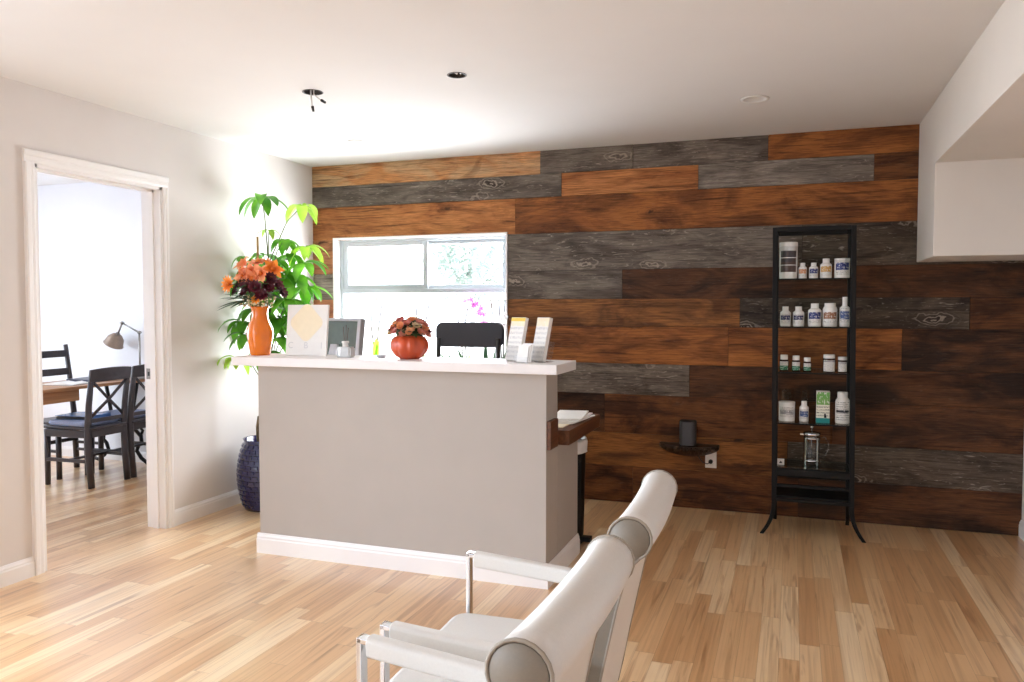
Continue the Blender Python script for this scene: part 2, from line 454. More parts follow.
def obj(name, bm, mats, parent=None, smooth=False, bevel=0.0, seg=2, subsurf=0, recalc=True, loc=None, solid=0.0):
    if recalc: bmesh.ops.recalc_face_normals(bm, faces=bm.faces[:])
    me = bpy.data.meshes.new(name); bm.to_mesh(me); bm.free()
    for m in (mats if isinstance(mats, (list, tuple)) else [mats]):
        me.materials.append(MT[m] if isinstance(m, str) else m)
    if smooth:
        for p in me.polygons: p.use_smooth = True
    o = bpy.data.objects.new(name, me); COL.objects.link(o)
    if parent: o.parent = parent
    if loc: o.location = loc
    if solid:
        md = o.modifiers.new('thickness', 'SOLIDIFY'); md.thickness = solid; md.offset = 0
    if bevel:
        md = o.modifiers.new('soft_edges', 'BEVEL'); md.width = bevel; md.segments = seg; md.limit_method = 'ANGLE'; md.angle_limit = R(40)
        for p in me.polygons: p.use_smooth = True
        md2 = o.modifiers.new('shade', 'WEIGHTED_NORMAL'); md2.keep_sharp = True
    if subsurf:
        md = o.modifiers.new('smooth', 'SUBSURF'); md.levels = subsurf; md.render_levels = subsurf
    return o

def thing(name, label, cat, loc=(0, 0, 0), rz=0.0, group=None):
    o = bpy.data.objects.new(name, None); COL.objects.link(o)
    o.empty_display_size = 0.1
    o.location = loc; o.rotation_euler = (0, 0, rz)
    tag(o, label, cat, group)
    return o

def tag(o, label, cat, group=None):
    o['label'] = label; o['category'] = cat
    if group: o['group'] = group
    return o

def struct(o, label=None, cat=None):
    o['kind'] = 'structure'
    if label: o['label'] = label
    if cat: o['category'] = cat
    return o

def dup(root, loc, rz, label):
    r = root.copy(); COL.objects.link(r); r.location = loc; r.rotation_euler = (0, 0, rz); r['label'] = label
    def rec(src, dst):
        for ch in list(src.children):
            c = ch.copy(); COL.objects.link(c); c.parent = dst
            rec(ch, c)
    rec(root, r)
    return r

NB = bmesh.new

# ================================================================== SETTING
bm = NB(); prism(bm, [(a, b, -.12) for a, b in [(-7.1, 2.33), (XL-WT, 2.33), (XL-WT, YR-.15), (XR+.15, YR-.15), (XR+.15, YB+.18), (-7.1, YB+.18)]], (0, 0, .12))
struct(obj('floor', bm, 'floor'), 'pale maple strip floor running through both rooms', 'floor')

# plank wall -----------------------------------------------------------------
WX0, WX1, WZ0, WZ1 = -3.418, -1.955, 0.86, 1.905   # window opening
O, O2, LB, B_, D, G, GL, GD = ((194,130,78),(160,100,56)), ((172,108,56),(122,72,38)), ((160,106,58),(104,66,38)), ((130,82,46),(76,46,28)), ((106,68,42),(56,38,28)), ((132,121,110),(92,82,74)), ((154,144,133),(116,106,97)), ((102,89,77),(66,55,47))
OP = ((204,142,90),(206,168,128))
E_ = XR+0.02
rows = [
 (2.308, 2.472, [(XL, -1.708, OP, 0), (-1.708, -1.044, G, 1), (-1.044, -.166, G, 1), (-.166, E_, O2, 0)]),
 (2.145, 2.308, [(XL, -1.552, G, 1), (-1.552, -.606, O, 0), (-.606, .46, GL, 1), (.46, E_, B_, 0)]),
 (1.888, 2.145, [(XL, -1.899, O, 0), (-1.899, E_, O2, 0)]),
 (1.622, 1.888, [(XL, WX0, ((176,120,84),(150,100,70)), 0), (WX1, .05, G, 1), (.05, E_, GD, 1)]),
 (1.420, 1.622, [(XL, WX0, GL, 1), (WX1, -1.114, G, 1), (-1.114, E_, D, 0)]),
 (1.228, 1.420, [(XL, WX0, ((186,124,86),(160,100,70)), 0), (WX1, -.329, LB, 0), (-.329, 1.0, GD, 1), (1.0, E_, B_, 0)]),
 (0.970, 1.228, [(XL, WX0, LB, 0), (WX1, -.4, O2, 0), (-.4, .637, O2, 0), (.637, E_, D, 0)]),
 (0.860, 0.970, [(XL, WX0, G, 1), (WX1, -.652, G, 1), (-.652, E_, D, 0)]),
 (0.757, 0.860, [(XL, -.652, G, 1), (-.652, E_, D, 0)]),
 (0.488, 0.757, [(XL, -1.233, D, 0), (-1.233, .25, B_, 0), (.25, E_, D, 0)]),
 (0.255, 0.488, [(XL, -1.5, D, 0), (-1.5, -.02, LB, 0), (-.02, E_, GD, 1)]),
 (0.000, 0.255, [(XL, -1.03, B_, 0), (-1.03, .05, B_, 0), (.05, E_, D, 0)]),
]
merged_row = {(1, 7), (1, 8)}
bm = NB()
l1 = bm.loops.layers.float_color.new('tone'); l2 = bm.loops.layers.float_color.new('tone_b')
ls = bm.faces.layers.float.new('seed'); lg = bm.faces.layers.float.new('grey')
# masonry behind the boards (no overlap with the window opening)
for a in ((XL-3.5, WX0, 0, H+.1), (WX1, XR+.15, 0, H+.1), (WX0, WX1, 0, WZ0), (WX0, WX1, WZ1, H+.1)):
    box(bm, a[0], a[1], YB+0.022, YB+0.16, a[2], a[3], 1)
rg = random.Random(4)
for ri, (z0, z1, segs) in enumerate(rows):
    for si, (x0, x1, (ta, tb), grey) in enumerate(segs):
        off = rg.uniform(0.0, 0.006)
        g0 = 0.0012
        zt = z1-g0 if not (ri == 8 and x1 > WX0) else z1
        zb = z0+g0 if not (ri == 7 and si > 0) else z0
        # the board between two rows of cut boards keeps one seed, so its grain runs on
        seed = rg.random() if ri != 8 else [r_ for r_ in (0.31, 0.62)][si]
        if ri == 7 and si > 0: seed = (0.31, 0.62)[si-1]
        if ri in (7, 8): off = 0.003
        vs, fs = box(bm, x0+g0, x1-g0, YB+off-0.003, YB+0.024, zb, zt, 0)
        k = rg.uniform(0.9, 1.08)
        ca = tuple(c*k for c in lin(ta)); cb = tuple(c*k for c in lin(tb))
        for f in fs:
            f[ls] = seed; f[lg] = float(grey)
            for lp in f.loops:
                lp[l1] = (*ca, 1); lp[l2] = (*cb, 1)
wb = obj('wall_back', bm, ['planks', 'batten'])
struct(wb, 'wall of reclaimed barn boards, orange, brown and weathered grey', 'wall')

# left wall with the doorway ------------------------------------------------------
DY0, DY1, DZ = 2.918, 3.766, 2.085
bm = NB()
SY_0, SY_1, SZ_0, SZ_1 = -0.9, 2.25, 0.05, 2.3      # side window, out of the photo
for y0, y1, z0, z1 in ((YR, SY_0, 0, H), (SY_0, SY_1, 0, SZ_0), (SY_0, SY_1, SZ_1, H), (SY_1, DY0, 0, H), (DY1, YB+.02, 0, H), (DY0, DY1, DZ, H)):
    box(bm, XL-WT, XL, y0, y1, z0, z1)
struct(obj('wall_left', bm, 'wall'), 'off-white wall with the doorway', 'wall')

# right wall, rear wall, other-room walls ----------------------------------------
bm = NB(); box(bm, XR, XR+.14, YR, YB-.004, 0, H)
struct(obj('wall_right', bm, 'wall'), 'white wall at the end of the plank wall', 'wall')
RX0, RX1, RZ0, RZ1 = -3.2, -1.6, 0.80, 2.25
bm = NB()
for x0, x1, z0, z1 in ((XL-WT, RX0, 0, H), (RX1, XR+.14, 0, H), (RX0, RX1, 0, RZ0), (RX0, RX1, RZ1, H)):
    box(bm, x0, x1, YR-.14, YR, z0, z1)
struct(obj('wall_rear', bm, 'wall'))
QY0, QY1, QZ0, QZ1 = 2.6, 4.8, 0.6, 2.25
bm = NB()
for y0, y1, z0, z1 in ((2.33, QY0, 0, H), (QY1, YB+.02, 0, H), (QY0, QY1, 0, QZ0), (QY0, QY1, QZ1, H)):
    box(bm, -7.1, -6.95, y0, y1, z0, z1)
struct(obj('wall_office_side', bm, 'office'))
bm = NB(); box(bm, -6.95, XL-WT, 2.33, 2.45, 0, H)
struct(obj('wall_office_front', bm, 'office'))
bm = NB(); box(bm, -6.95, XL-WT, YB-.03, YB+.021, 0, H)
struct(obj('wall_office_back', bm, 'office'), 'white back wall of the office behind the doorway', 'wall')

# ceiling with three lamp holes ------------------------------------------------------
HOLES = [(-2.352, 3.50, .052), (-1.531, 3.48, .046), (-0.208, 4.411, .062)]
bm = NB(); prism(bm, [(a, b, H) for a, b in [(-7.1, 2.33), (XL-WT, 2.33), (XL-WT, YR-.15), (XR+.15, YR-.15), (XR+.15, YB+.18), (-7.1, YB+.18)]], (0, 0, .16)); bmesh.ops.recalc_face_normals(bm, faces=bm.faces[:])
ce = obj('ceiling', bm, 'ceil')
cut = NB()
for x, y, r in HOLES:
    lathe(cut, [(0, H-.05), (r, H-.05), (r, H+.12), (0, H+.12)], 32, (x, y, 0))
bmesh.ops.recalc_face_normals(cut, faces=cut.faces[:])
cm = bpy.data.meshes.new('cut'); cut.to_mesh(cm); cut.free()
co = bpy.data.objects.new('cut', cm); COL.objects.link(co)
md = ce.modifiers.new('b', 'BOOLEAN'); md.operation = 'DIFFERENCE'; md.object = co; md.solver = 'EXACT'
dg = bpy.context.evaluated_depsgraph_get(); dg.update()
nm = bpy.data.meshes.new_from_object(ce.evaluated_get(dg))
ce.modifiers.clear(); ce.data = nm
bpy.data.objects.remove(co); bpy.data.meshes.remove(cm)
for p in nm.polygons: p.use_smooth = False
nm.materials.clear(); nm.materials.append(MT['ceil'])
struct(ce, 'flat white ceiling with holes for recessed lamps', 'ceiling')

# bulkhead ----------------------------------------------------------------------------
bm = NB()
box(bm, XS, XR, YR, 4.75, 2.135, H)
struct(obj('trim_1', bm, 'beige', bevel=.003), 'white ceiling bulkhead running toward the plank wall', 'bulkhead')
bm = NB()
box(bm, XS, XR, 4.75, YB-.004, 1.635, H)
struct(obj('trim_2', bm, 'beige', bevel=.004), 'boxed-in duct at the end of the bulkhead, against the planks', 'bulkhead')

# baseboards -----------------------------------------------------------------------------
def baseboard(name, p0, p1, nrm, h=.10, parent=None, mat='trim', lab=None):
    """moulded skirting from p0 to p1, standing out along nrm"""
    p0, p1, n = V((*p0, 0)), V((*p1, 0)), V((*nrm, 0))
    prof = [(0, 0), (.014, 0), (.014, h*.70), (.011, h*.76), (.011, h*.84), (.006, h*.93), (.004, h), (0, h)]
    bm = NB()
    prism(bm, [p0 + n*a + V((0, 0, z)) for a, z in prof], p1-p0)
    o = obj(name, bm, mat, parent)
    if not parent: struct(o, lab, 'baseboard' if lab else None)
    return o
baseboard('baseboard_left', (XL, YR), (XL, 2.856), (1, 0), lab='white baseboard left of the doorway')
baseboard('baseboard_corner', (XL, 3.809), (XL, YB-.006), (1, 0), lab='white baseboard between the doorway and the planter')
baseboard('baseboard_right', (XR, YR), (XR, YB-.006), (-1, 0))
baseboard('baseboard_office', (-6.95, YB-.03), (XL-WT, YB-.03), (0, -1), .09)

# door casing (jambs, head, strike plate) ----------------------------------------------
t = thing('door_1', 'white casing round the open doorway to the office', 'door frame', (XL, (DY0+DY1)/2, 0))
struct(t)
def casing_profile(bm, a, b, out, n, k=1.0):
    """stepped casing strip from a to b; out = direction away from the opening, n = room side"""
    a, b, out, n = V(a), V(b), V(out), V(n)
    pr = [(0, 0), (0, .010), (.012, .014), (.030, .014), (.036, .018), (.058, .020), (.064, .016), (.066, 0)]
    prism(bm, [a + out*u*k + n*v for u, v in pr], b-a)
ym = (DY0+DY1)/2
for side, sy in ((DY0, -1), (DY1, 1)):
    bm = NB(); casing_profile(bm, (0, side-ym, 0), (0, side-ym, DZ), (0, sy, 0), (1, 0, 0), .92 if sy < 0 else .64); obj('casing', bm, 'trim', t)
    bm = NB(); box(bm, -WT-.01, .002, *sorted((side-ym, side-ym-sy*.018)), 0, DZ); box(bm, -.085, -.045, *sorted((side-ym-sy*.018, side-ym-sy*.03)), 0, DZ-.018)
    obj('jamb', bm, 'trim', t)
bm = NB(); casing_profile(bm, (0, DY0-ym-.061, DZ), (0, DY1-ym+.042, DZ), (0, 0, 1), (1, 0, 0)); obj('head_casing', bm, 'trim', t)
bm = NB(); box(bm, -WT-.01, .002, DY0-ym, DY1-ym, DZ-.018, DZ); box(bm, -.085, -.045, DY0-ym, DY1-ym, DZ-.03, DZ-.018); obj('head_jamb', bm, 'trim', t)
bm = NB(); box(bm, -.125, -.088, DY1-ym-.0205, DY1-ym-.017, .92, .985); box(bm, -.114, -.100, DY1-ym-.0212, DY1-ym-.0204, .94, .965, 1)
obj('strike_plate', bm, ['steel', 'plastic_k'], t)

# window ---------------------------------------------------------------------------------
t = thing('window_1', 'white framed window in the plank wall, two sliders over one fixed pane', 'window', ((WX0+WX1)/2, YB+.08, WZ0)); struct(t)
cx, cy, cz = t.location
def wbox(bm, x0, x1, y0, y1, z0, z1, mi=0): box(bm, x0-cx, x1-cx, y0-cy, y1-cy, z0-cz, z1-cz, mi)
bm = NB()
wbox(bm, WX0, WX0+.016, YB-.012, YB+.16, WZ0, WZ1); wbox(bm, WX1-.012, WX1, YB-.012, YB+.16, WZ0, WZ1)
wbox(bm, WX0+.016, WX1-.012, YB-.012, YB+.16, WZ1-.014, WZ1)
obj('reveal_lining', bm, 'trim', t, bevel=.002)
bm = NB(); wbox(bm, WX0-.02, WX1+.02, YB-.10, YB+.16, WZ0-.03, WZ0+.004); obj('window_sill', bm, 'trim', t, bevel=.004)
fy0, fy1 = YB+.07, YB+.13
ax0, ax1, az0, az1 = WX0+.016, WX1-.012, WZ0+.004, WZ1-.014
bm = NB()
wbox(bm, ax0, ax0+.03, fy0, fy1, az0, az1); wbox(bm, ax1-.03, ax1, fy0, fy1, az0, az1)
wbox(bm, ax0+.03, ax1-.03, fy0, fy1, az1-.022, az1); wbox(bm, ax0+.03, ax1-.03, fy0, fy1, az0, az0+.04)
wbox(bm, ax0+.03, ax1-.03, fy0-.005, fy1, 1.470, 1.505)
obj('outer_frame', bm, 'vinyl', t, bevel=.003)
mx = -2.655
def sash(x0, x1, y0, y1, z0, z1, w):
    bm = NB()
    wbox(bm, x0, x0+w, y0, y1, z0, z1); wbox(bm, x1-w, x1, y0, y1, z0, z1)
    wbox(bm, x0+w, x1-w, y0, y1, z0, z0+w*.8); wbox(bm, x0+w, x1-w, y0, y1, z1-w*.8, z1)
    s = obj('sash', bm, 'vinyl', t, bevel=.003)
    bm = NB(); wbox(bm, x0+w, x1-w, (y0+y1)/2-.002, (y0+y1)/2+.002, z0+w*.8, z1-w*.8); obj('pane', bm, 'glass', s)
sash(ax0+.03, mx+.022, fy0+.004, fy0+.026, 1.505, az1-.022, .040)
sash(mx-.022, ax1-.03, fy0+.030, fy0+.052, 1.505, az1-.022, .034)
bm = NB(); wbox(bm, ax0+.03, ax1-.03, fy0+.03, fy0+.034, az0+.04, 1.470); obj('fixed_pane', bm, 'glass', t)

# outside ---------------------------------------------------------------------------------------
bm = NB(); box(bm, -40, 30, YB+.3, 60, -.5, -.3); struct(obj('ground_outside', bm, 'paving'))
bm = NB(); box(bm, -40, 30, -40, YR-.3, -.5, -.15); box(bm, -40, XL-WT-.2, YR-.3, 2.2, -.5, -.15); struct(obj('ground_street', bm, 'turf'))

def tree(label, loc, h, rad, n, seed):
    rr = random.Random(seed)
    t = thing('garden_tree', label, 'tree', loc, 0, 'trees outside the window')
    bm = NB(); tube(bm, [(0, 0, 0), (.05, 0, h*.35), (-.03, .04, h*.8)], [.07, .05, .02], 8); 
    for k in range(5):
        a = k*1.3; tube(bm, [(0, 0, h*(.35+.08*k)), (rad*.6*math.cos(a), rad*.6*math.sin(a), h*(.55+.08*k))], [.05, .015], 6)
    obj('trunk', bm, 'pale_bark', t)
    bm = NB()
    for k in range(n):
        u = V((rr.gauss(0, 1), rr.gauss(0, 1), rr.gauss(0, 1))).normalized()*rad*rr.uniform(.35, 1)
        c = V((u.x, u.y, h*.72+u.z*.75))
        leaf(bm, c, (rr.gauss(0, 1), rr.gauss(0, 1), rr.gauss(0, .6)), (0, 0, 1), rr.uniform(.14, .26), rr.uniform(.08, .13), .3, 0, seg=2)
    obj('crown', bm, 'tree', t, recalc=False)
tree('pale leafy tree outside, showing through the upper pane on the right', (-6.15, 14.6, -.3), 3.6, 1.25, 1500, 3)

# ================================================================== RECESSED LAMPS
G_ = 'openings for recessed ceiling lamps'
x, y, r = HOLES[0]
t = thing('recessed_light', 'open lamp hole in ceiling with loose wires hanging down', 'ceiling light', (x, y, H), 0, G_)
bm = NB(); lathe(bm, [(r-.002, 0), (r-.002, .10), (0, .10)], 28); obj('can', bm, 'can', t, solid=.001)
bm = NB(); lathe(bm, [(r-.004, -.001), (r+.002, -.001), (r+.002, -.003), (r-.004, -.003), (r-.004, -.001)], 28); obj('rim', bm, 'can', t)
for pts in ([(-.01, 0, .08), (-.012, 0, 0), (-.008, 0, -.05), (.0, 0, -.085)], [(.0, .01, .08), (.0, .01, -.01), (.03, .01, -.035), (.055, .01, -.05)]):
    bm = NB(); tube(bm, pts, .0035, 6); e = pts[-1]
    w = obj('wire', bm, 'plastic_w', t)
    bm = NB(); d = (V(pts[-1])-V(pts[-2])).normalized(); tube(bm, [V(e)-d*.012, V(e)+d*.016], [.008, .006], 8); obj('connector', bm, 'can', w)
x, y, r = HOLES[1]
t = thing('recessed_light', 'open lamp hole in ceiling with wires tucked up inside', 'ceiling light', (x, y, H), 0, G_)
bm = NB(); lathe(bm, [(r-.002, 0), (r-.002, .10), (0, .10)], 28); obj('can', bm, 'can', t, solid=.001)
bm = NB(); lathe(bm, [(r-.004, -.001), (r+.002, -.001), (r+.002, -.003), (r-.004, -.003), (r-.004, -.001)], 28); obj('rim', bm, 'can', t)
for k in range(3):
    bm = NB(); tube(bm, [(-.03+.025*k, .01, .09), (-.025+.03*k, -.01, .02), (-.01+.02*k, .02, .012), (.01*k, .03, .06)], .005, 6); obj('wire', bm, 'plastic_w', t)
x, y, r = HOLES[2]
t = thing('recessed_light', 'white trimmed recessed lamp in ceiling above the shelf unit', 'ceiling light', (x, y, H))
bm = NB(); lathe(bm, [(r-.002, 0), (r*.75, .09), (0, .10)], 28); obj('can', bm, 'plastic_w', t, solid=.001)
bm = NB(); lathe(bm, [(r-.006, 0), (r+.012, 0), (r+.012, -.004), (r-.006, -.006), (r-.006, 0)], 28); obj('trim_ring', bm, 'plastic_w', t)
bm = NB(); lathe(bm, [(0, .03), (.03, .032), (.026, .06), (.02, .095), (0, .1)], 20); obj('bulb', bm, 'plastic_w', t)
t = thing('ceiling_disc', 'small flush white disc on the ceiling nearest the corner', 'ceiling light', (-2.77, 4.62, H))
bm = NB(); lathe(bm, [(0, -.008), (.05, -.008), (.055, -.004), (.055, 0)], 28); obj('plate', bm, 'ceil', t)
bm = NB(); lathe(bm, [(0, -.013), (.012, -.012), (.014, -.008)], 16); obj('cap', bm, 'plastic_w', t)

# ================================================================== RECEPTION DESK
CX0, CX1, CY0 = -2.768, -1.106, 3.566
t = thing('reception_desk', 'greige reception desk with white top ledge, facing the white armchairs', 'desk', ((CX0+CX1)/2, CY0, 0))
ox = (CX0+CX1)/2
def dbox(bm, x0, x1, y0, y1, z0, z1, mi=0): box(bm, x0-ox, x1-ox, y0-CY0, y1-CY0, z0, z1, mi)
bm = NB(); dbox(bm, CX0, CX1, CY0, 3.755, 0, 1.043); obj('front_panel', bm, 'greige', t, bevel=.003)
bm = NB(); dbox(bm, CX1-.07, CX1, 3.757, 4.15, 0, .665); obj('side_panel', bm, 'greige', t, bevel=.003)
bm = NB(); dbox(bm, CX0, CX0+.07, 3.757, 4.15, 0, .665); obj('side_panel', bm, 'greige', t, bevel=.003)
bm = NB(); dbox(bm, -2.893, -1.036, 3.50, 3.85, 1.043, 1.090); obj('ledge', bm, 'counter', t, bevel=.003)
# dark wooden work surface behind, with its end board
bm = NB(); dbox(bm, CX0-.02, -1.045, 3.757, 4.42, .668, .742); obj('work_surface', bm, 'walnut', t, bevel=.003)
bm = NB(); dbox(bm, CX1-.035, -1.085, 3.575, 3.70, .672, .812); obj('end_board', bm, 'walnut', t, bevel=.004)
baseboard('baseboard', (CX0-.014-ox, 0), (CX1+.014-ox, 0), (0, -1), .11, t)
baseboard('baseboard', (CX1-ox, 0), (CX1-ox, .585), (1, 0), .11, t)
baseboard('baseboard', (CX0-ox, 0), (CX0-ox, .585), (-1, 0), .11, t)
ZT = 1.0902  # top of the ledge
ZD = .7422

# papers on the work surface
t = thing('paper_stack', 'loose white papers on dark end of the desk work surface', 'papers', (-1.155, 4.15, ZD))
rr = random.Random(5)
for k in range(3):
    bm = NB(); a = .12*k-.1
    box(bm, -.10+.008*k, .095-.006*k, -.20+.03*k, .16+.03*k, .004+.006*k, .0095+.006*k)
    bmesh.ops.rotate(bm, cent=(0, 0, 0), matrix=Mx.Rotation(a, 3, 'Z'), verts=bm.verts[:]); obj('sheet', bm, 'paper', t)
bm = NB(); box(bm, -.085, .055, -.32, -.10, 0, .0038); obj('envelope', bm, 'cream_print', t)

# waste bin beside the desk
t = thing('waste_bin', 'tall dark waste bin with white liner, behind end of the reception desk', 'bin', (-1.245, 4.33, 0))
bm = NB(); lathe(bm, [(0, .03), (.12, .03), (.124, .06), (.135, .58), (.13, .59), (.125, .585)], 28); obj('body', bm, 'black', t)
bm = NB(); lathe(bm, [(.122, .50), (.128, .60), (.137, .61), (.142, .59), (.139, .54), (.141, .53)], 36, flute=lambda a: 1+.02*math.sin(a*9)); obj('liner', bm, 'bag', t, solid=.001)
bm = NB(); lathe(bm, [(0, 0), (.118, 0), (.126, .01), (.126, .03), (0, .032)], 28); obj('foot_ring', bm, 'plastic_k', t)
bm = NB(); box(bm, .10, .175, -.035, .02, .018, .045); obj('pedal', bm, 'plastic_k', t, bevel=.005)

# ------------------------------------------------------------------ things on the ledge
# orange vase
t = thing('flower_vase', 'glossy orange vase standing at end of the white ledge', 'vase', (-2.838, 3.68, ZT))
vp = [(0, 0), (.052, 0), (.056, .012), (.066, .07), (.075, .115), (.070, .155), (.050, .20), (.043, .235), (.048, .262), (.055, .275), (.051, .274), (.044, .258), (.038, .235), (.044, .20), (.06, .15), (.06, .08), (0, .02)]
bm = NB(); lathe(bm, vp, 32); obj('vase_body', bm, 'orange_glaze', t)

t = thing('bouquet', 'bouquet of orange lilies and dark burgundy blooms in the orange vase', 'flowers', (-2.838, 3.68, ZT+.26))
rr = random.Random(11)
bm = NB()
for k in range(9):
    a = k*.7; tube(bm, [(0.012*math.cos(a), .012*math.sin(a), -.12), (0.02*math.cos(a), .02*math.sin(a), 0), (.07*math.cos(a), .06*math.sin(a), .12)], .004, 6)
obj('stem', bm, 'stem', t)
def bloom(parent, name, c, ax, n, L, W, curl, op, mat, layers=1, core=None):
    bm = NB(); flower(bm, c, ax, n, L, W, curl, op, 0, layers)
    mats = [mat]
    if core:
        mats.append(core); ball(bm, V(c)+V(ax).normalized()*L*.22, L*.2, mi=1, n=8)
    return obj(name, bm, mats, parent, recalc=False)
for c, ax in [((.015, -.07, .165), (.1, -1, .35)), ((-.05, -.065, .175), (-.3, -1, .3)), ((-.02, -.04, .20), (-.1, -.8, .6)), ((.05, -.05, .19), (.3, -.8, .5)), ((-.07, -.03, .22), (-.6, -.5, .6)), ((.0, -.01, .25), (.1, -.3, 1)), ((.10, -.02, .215), (.8, -.4, .5)), ((-.10, .0, .25), (-.6, -.2, .8)), ((.03, .05, .24), (.2, .5, .8))]:
    bloom(t, 'lily', c, ax, 6, .072, .040, .5, .85, 'peach' if c[0] < .06 else 'orange_p', 2, 'orange_p')
for c in [(.02, -.085, .115), (-.085, -.07, .125), (.10, -.06, .12), (-.03, -.075, .09), (.135, -.03, .13), (.07, -.08, .075), (-.06, -.07, .15), (.05, -.10, .12), (-.11, -.05, .10), (.15, -.01, .09), (.115, -.06, .165), (-.01, -.095, .13)]:
    ax = (c[0], c[1], .05); bloom(t, 'burgundy_bloom', c, ax, 11, .046, .026, .2, .75, 'burg', 3, 'burg')
bloom(t, 'gerbera', (-.165, -.05, .14), (-.2, -1, .1), 13, .058, .018, .1, .95, 'orange_p', 2, 'orange_p')
bloom(t, 'gerbera', (.05, -.09, .055), (.2, -.9, .2), 9, .036, .016, .1, .8, 'orange_p', 2, 'burg')
bm = NB()
for k in range(90):
    a = rr.uniform(-2.9, .2); r0 = rr.uniform(.02, .10); ball(bm, (r0*math.cos(a), r0*math.sin(a)-.01, rr.uniform(.015, .075)), rr.uniform(.004, .0075), n=6)
o = obj('filler_blossom', bm, 'cream', t); o['kind'] = 'stuff'
bm = NB()
for k in range(46):
    a = rr.uniform(0, 2*PI); e = rr.uniform(-.1, .6)
    leaf(bm, (.04*math.cos(a), .04*math.sin(a), rr.uniform(.02, .14)), (math.cos(a), math.sin(a), e), (0, 0, 1), rr.uniform(.10, .17), rr.uniform(.03, .045), .5)
for d in ((-1, -.3, -.15), (-1, -.1, .15), (-.9, -.5, -.25)): leaf(bm, (-.05, -.03, .05), d, (0, 0, 1), .19, .045, .25)
obj('foliage', bm, 'leaf_d', t, recalc=False)
for pts in ([(.0, 0, .1), (.03, .01, .27)], [(-.06, 0, .1), (-.07, 0, .28)], [(.11, 0, .1), (.15, .0, .22)]):
    pass

# white sign board with a yellow diamond
t = thing('sign_board', 'white board printed with pale yellow diamond, propped on the ledge', 'sign', (-2.548, 3.70, ZT), 0)
tilt = R(-6)
bm = NB(); box(bm, -.132, .132, -.007, .007, 0, .285); bmesh.ops.rotate(bm, cent=(0, 0, 0), matrix=Mx.Rotation(tilt, 3, 'X'), verts=bm.verts[:]); obj('board', bm, 'paper', t, bevel=.0015)
bm = NB(); prism(bm, [(-.02, .085, 0), (.02, .085, 0), (.02, .031, .20), (-.02, .031, .20)], (0, .003, 0)); obj('easel_strut', bm, 'paper', t)
bm = NB()
pts = []
for k in range(4):
    a0 = PI/2*k; c = V((math.cos(a0)*.068, 0, math.sin(a0)*.068))
    for j in range(-4, 5):
        a = a0 + j/4*PI/4; pts.append(V((c.x+.036*math.cos(a)-.003, -.0082, .185+c.z+.036*math.sin(a))))
vf = [bm.verts.new(p) for p in pts]; cvt = bm.verts.new((-.003, -.0082, .185))
for k in range(len(vf)): bm.faces.new((vf[k], vf[(k+1) % len(vf)], cvt))
bmesh.ops.rotate(bm, cent=(0, 0, 0), matrix=Mx.Rotation(tilt, 3, 'X'), verts=bm.verts[:]); obj('diamond_print', bm, 'cream_print', t)
def text_mesh(body, size, mat, parent, loc, rot):
    cu = bpy.data.curves.new('t', 'FONT'); cu.body = body; cu.size = size; cu.align_x = 'CENTER'; cu.extrude = .0004
    o = bpy.data.objects.new('t', cu); COL.objects.link(o)
    dg = bpy.context.evaluated_depsgraph_get(); dg.update()
    me = bpy.data.meshes.new_from_object(o.evaluated_get(dg))
    bpy.data.objects.remove(o); bpy.data.curves.remove(cu)
    me.materials.clear(); me.materials.append(MT[mat])
    q = bpy.data.objects.new('lettering', me); COL.objects.link(q); q.parent = parent; q.location = loc; q.rotation_euler = rot
    return q
for ch, dx in (('C', -.10), ('B', .0), ('I', .10)):
    text_mesh(ch, .05, 'grey_print', t, (dx, -.0085+.006, .042), (PI/2+tilt, 0, 0))

# monitor standing on the work surface, seen over the ledge
t = thing('monitor', 'silver framed screen showing above the ledge beside the white board', 'monitor', (-2.555, 4.02, ZD), R(-16))
bm = NB(); box(bm, -.16, .16, -.012, .012, .12, .545); bmesh.ops.rotate(bm, cent=(0, 0, .12), matrix=Mx.Rotation(R(-7), 3, 'X'), verts=bm.verts[:]); obj('back_shell', bm, 'screen', t, bevel=.006)
bm = NB()
for x0, x1, z0, z1 in ((-.17, -.15, .11, .555), (.145, .175, .11, .555), (-.15, .145, .537, .555), (-.15, .145, .11, .128)): box(bm, x0, x1, -.018, .02, z0, z1)
bmesh.ops.rotate(bm, cent=(0, 0, .12), matrix=Mx.Rotation(R(-7), 3, 'X'), verts=bm.verts[:]); obj('bezel', bm, 'silver', t, bevel=.004)
bm = NB(); prism(bm, [(-.03, -.02, .40), (.03, -.02, .40), (.05, -.13, .0), (-.05, -.13, .0)], (0, .012, 0)); obj('stand', bm, 'silver', t)
bm = NB(); box(bm, -.09, .09, -.15, .06, 0, .008); obj('base', bm, 'silver', t, bevel=.003)

# reed diffuser
t = thing('reed_diffuser', 'clear glass bottle with dark reeds on the ledge by the screen', 'diffuser', (-2.268, 3.655, ZT))
bm = NB(); box(bm, -.046, .046, -.03, .03, 0, .058); bmesh.ops.bevel(bm, geom=bm.edges[:], offset=.008, segments=3, affect='EDGES'); obj('bottle', bm, 'frosted', t)
bm = NB(); lathe(bm, [(.016, .056), (.015, .075), (.019, .078), (.019, .088), (.012, .088), (.012, .06)], 18); obj('neck', bm, 'plastic_w', t)
for dx, dz in ((-.012, .165), (.006, .175), (.02, .16)):
    bm = NB(); tube(bm, [(0, 0, .01), (dx, 0, dz)], .002, 6); obj('reed', bm, 'darkstem', t)

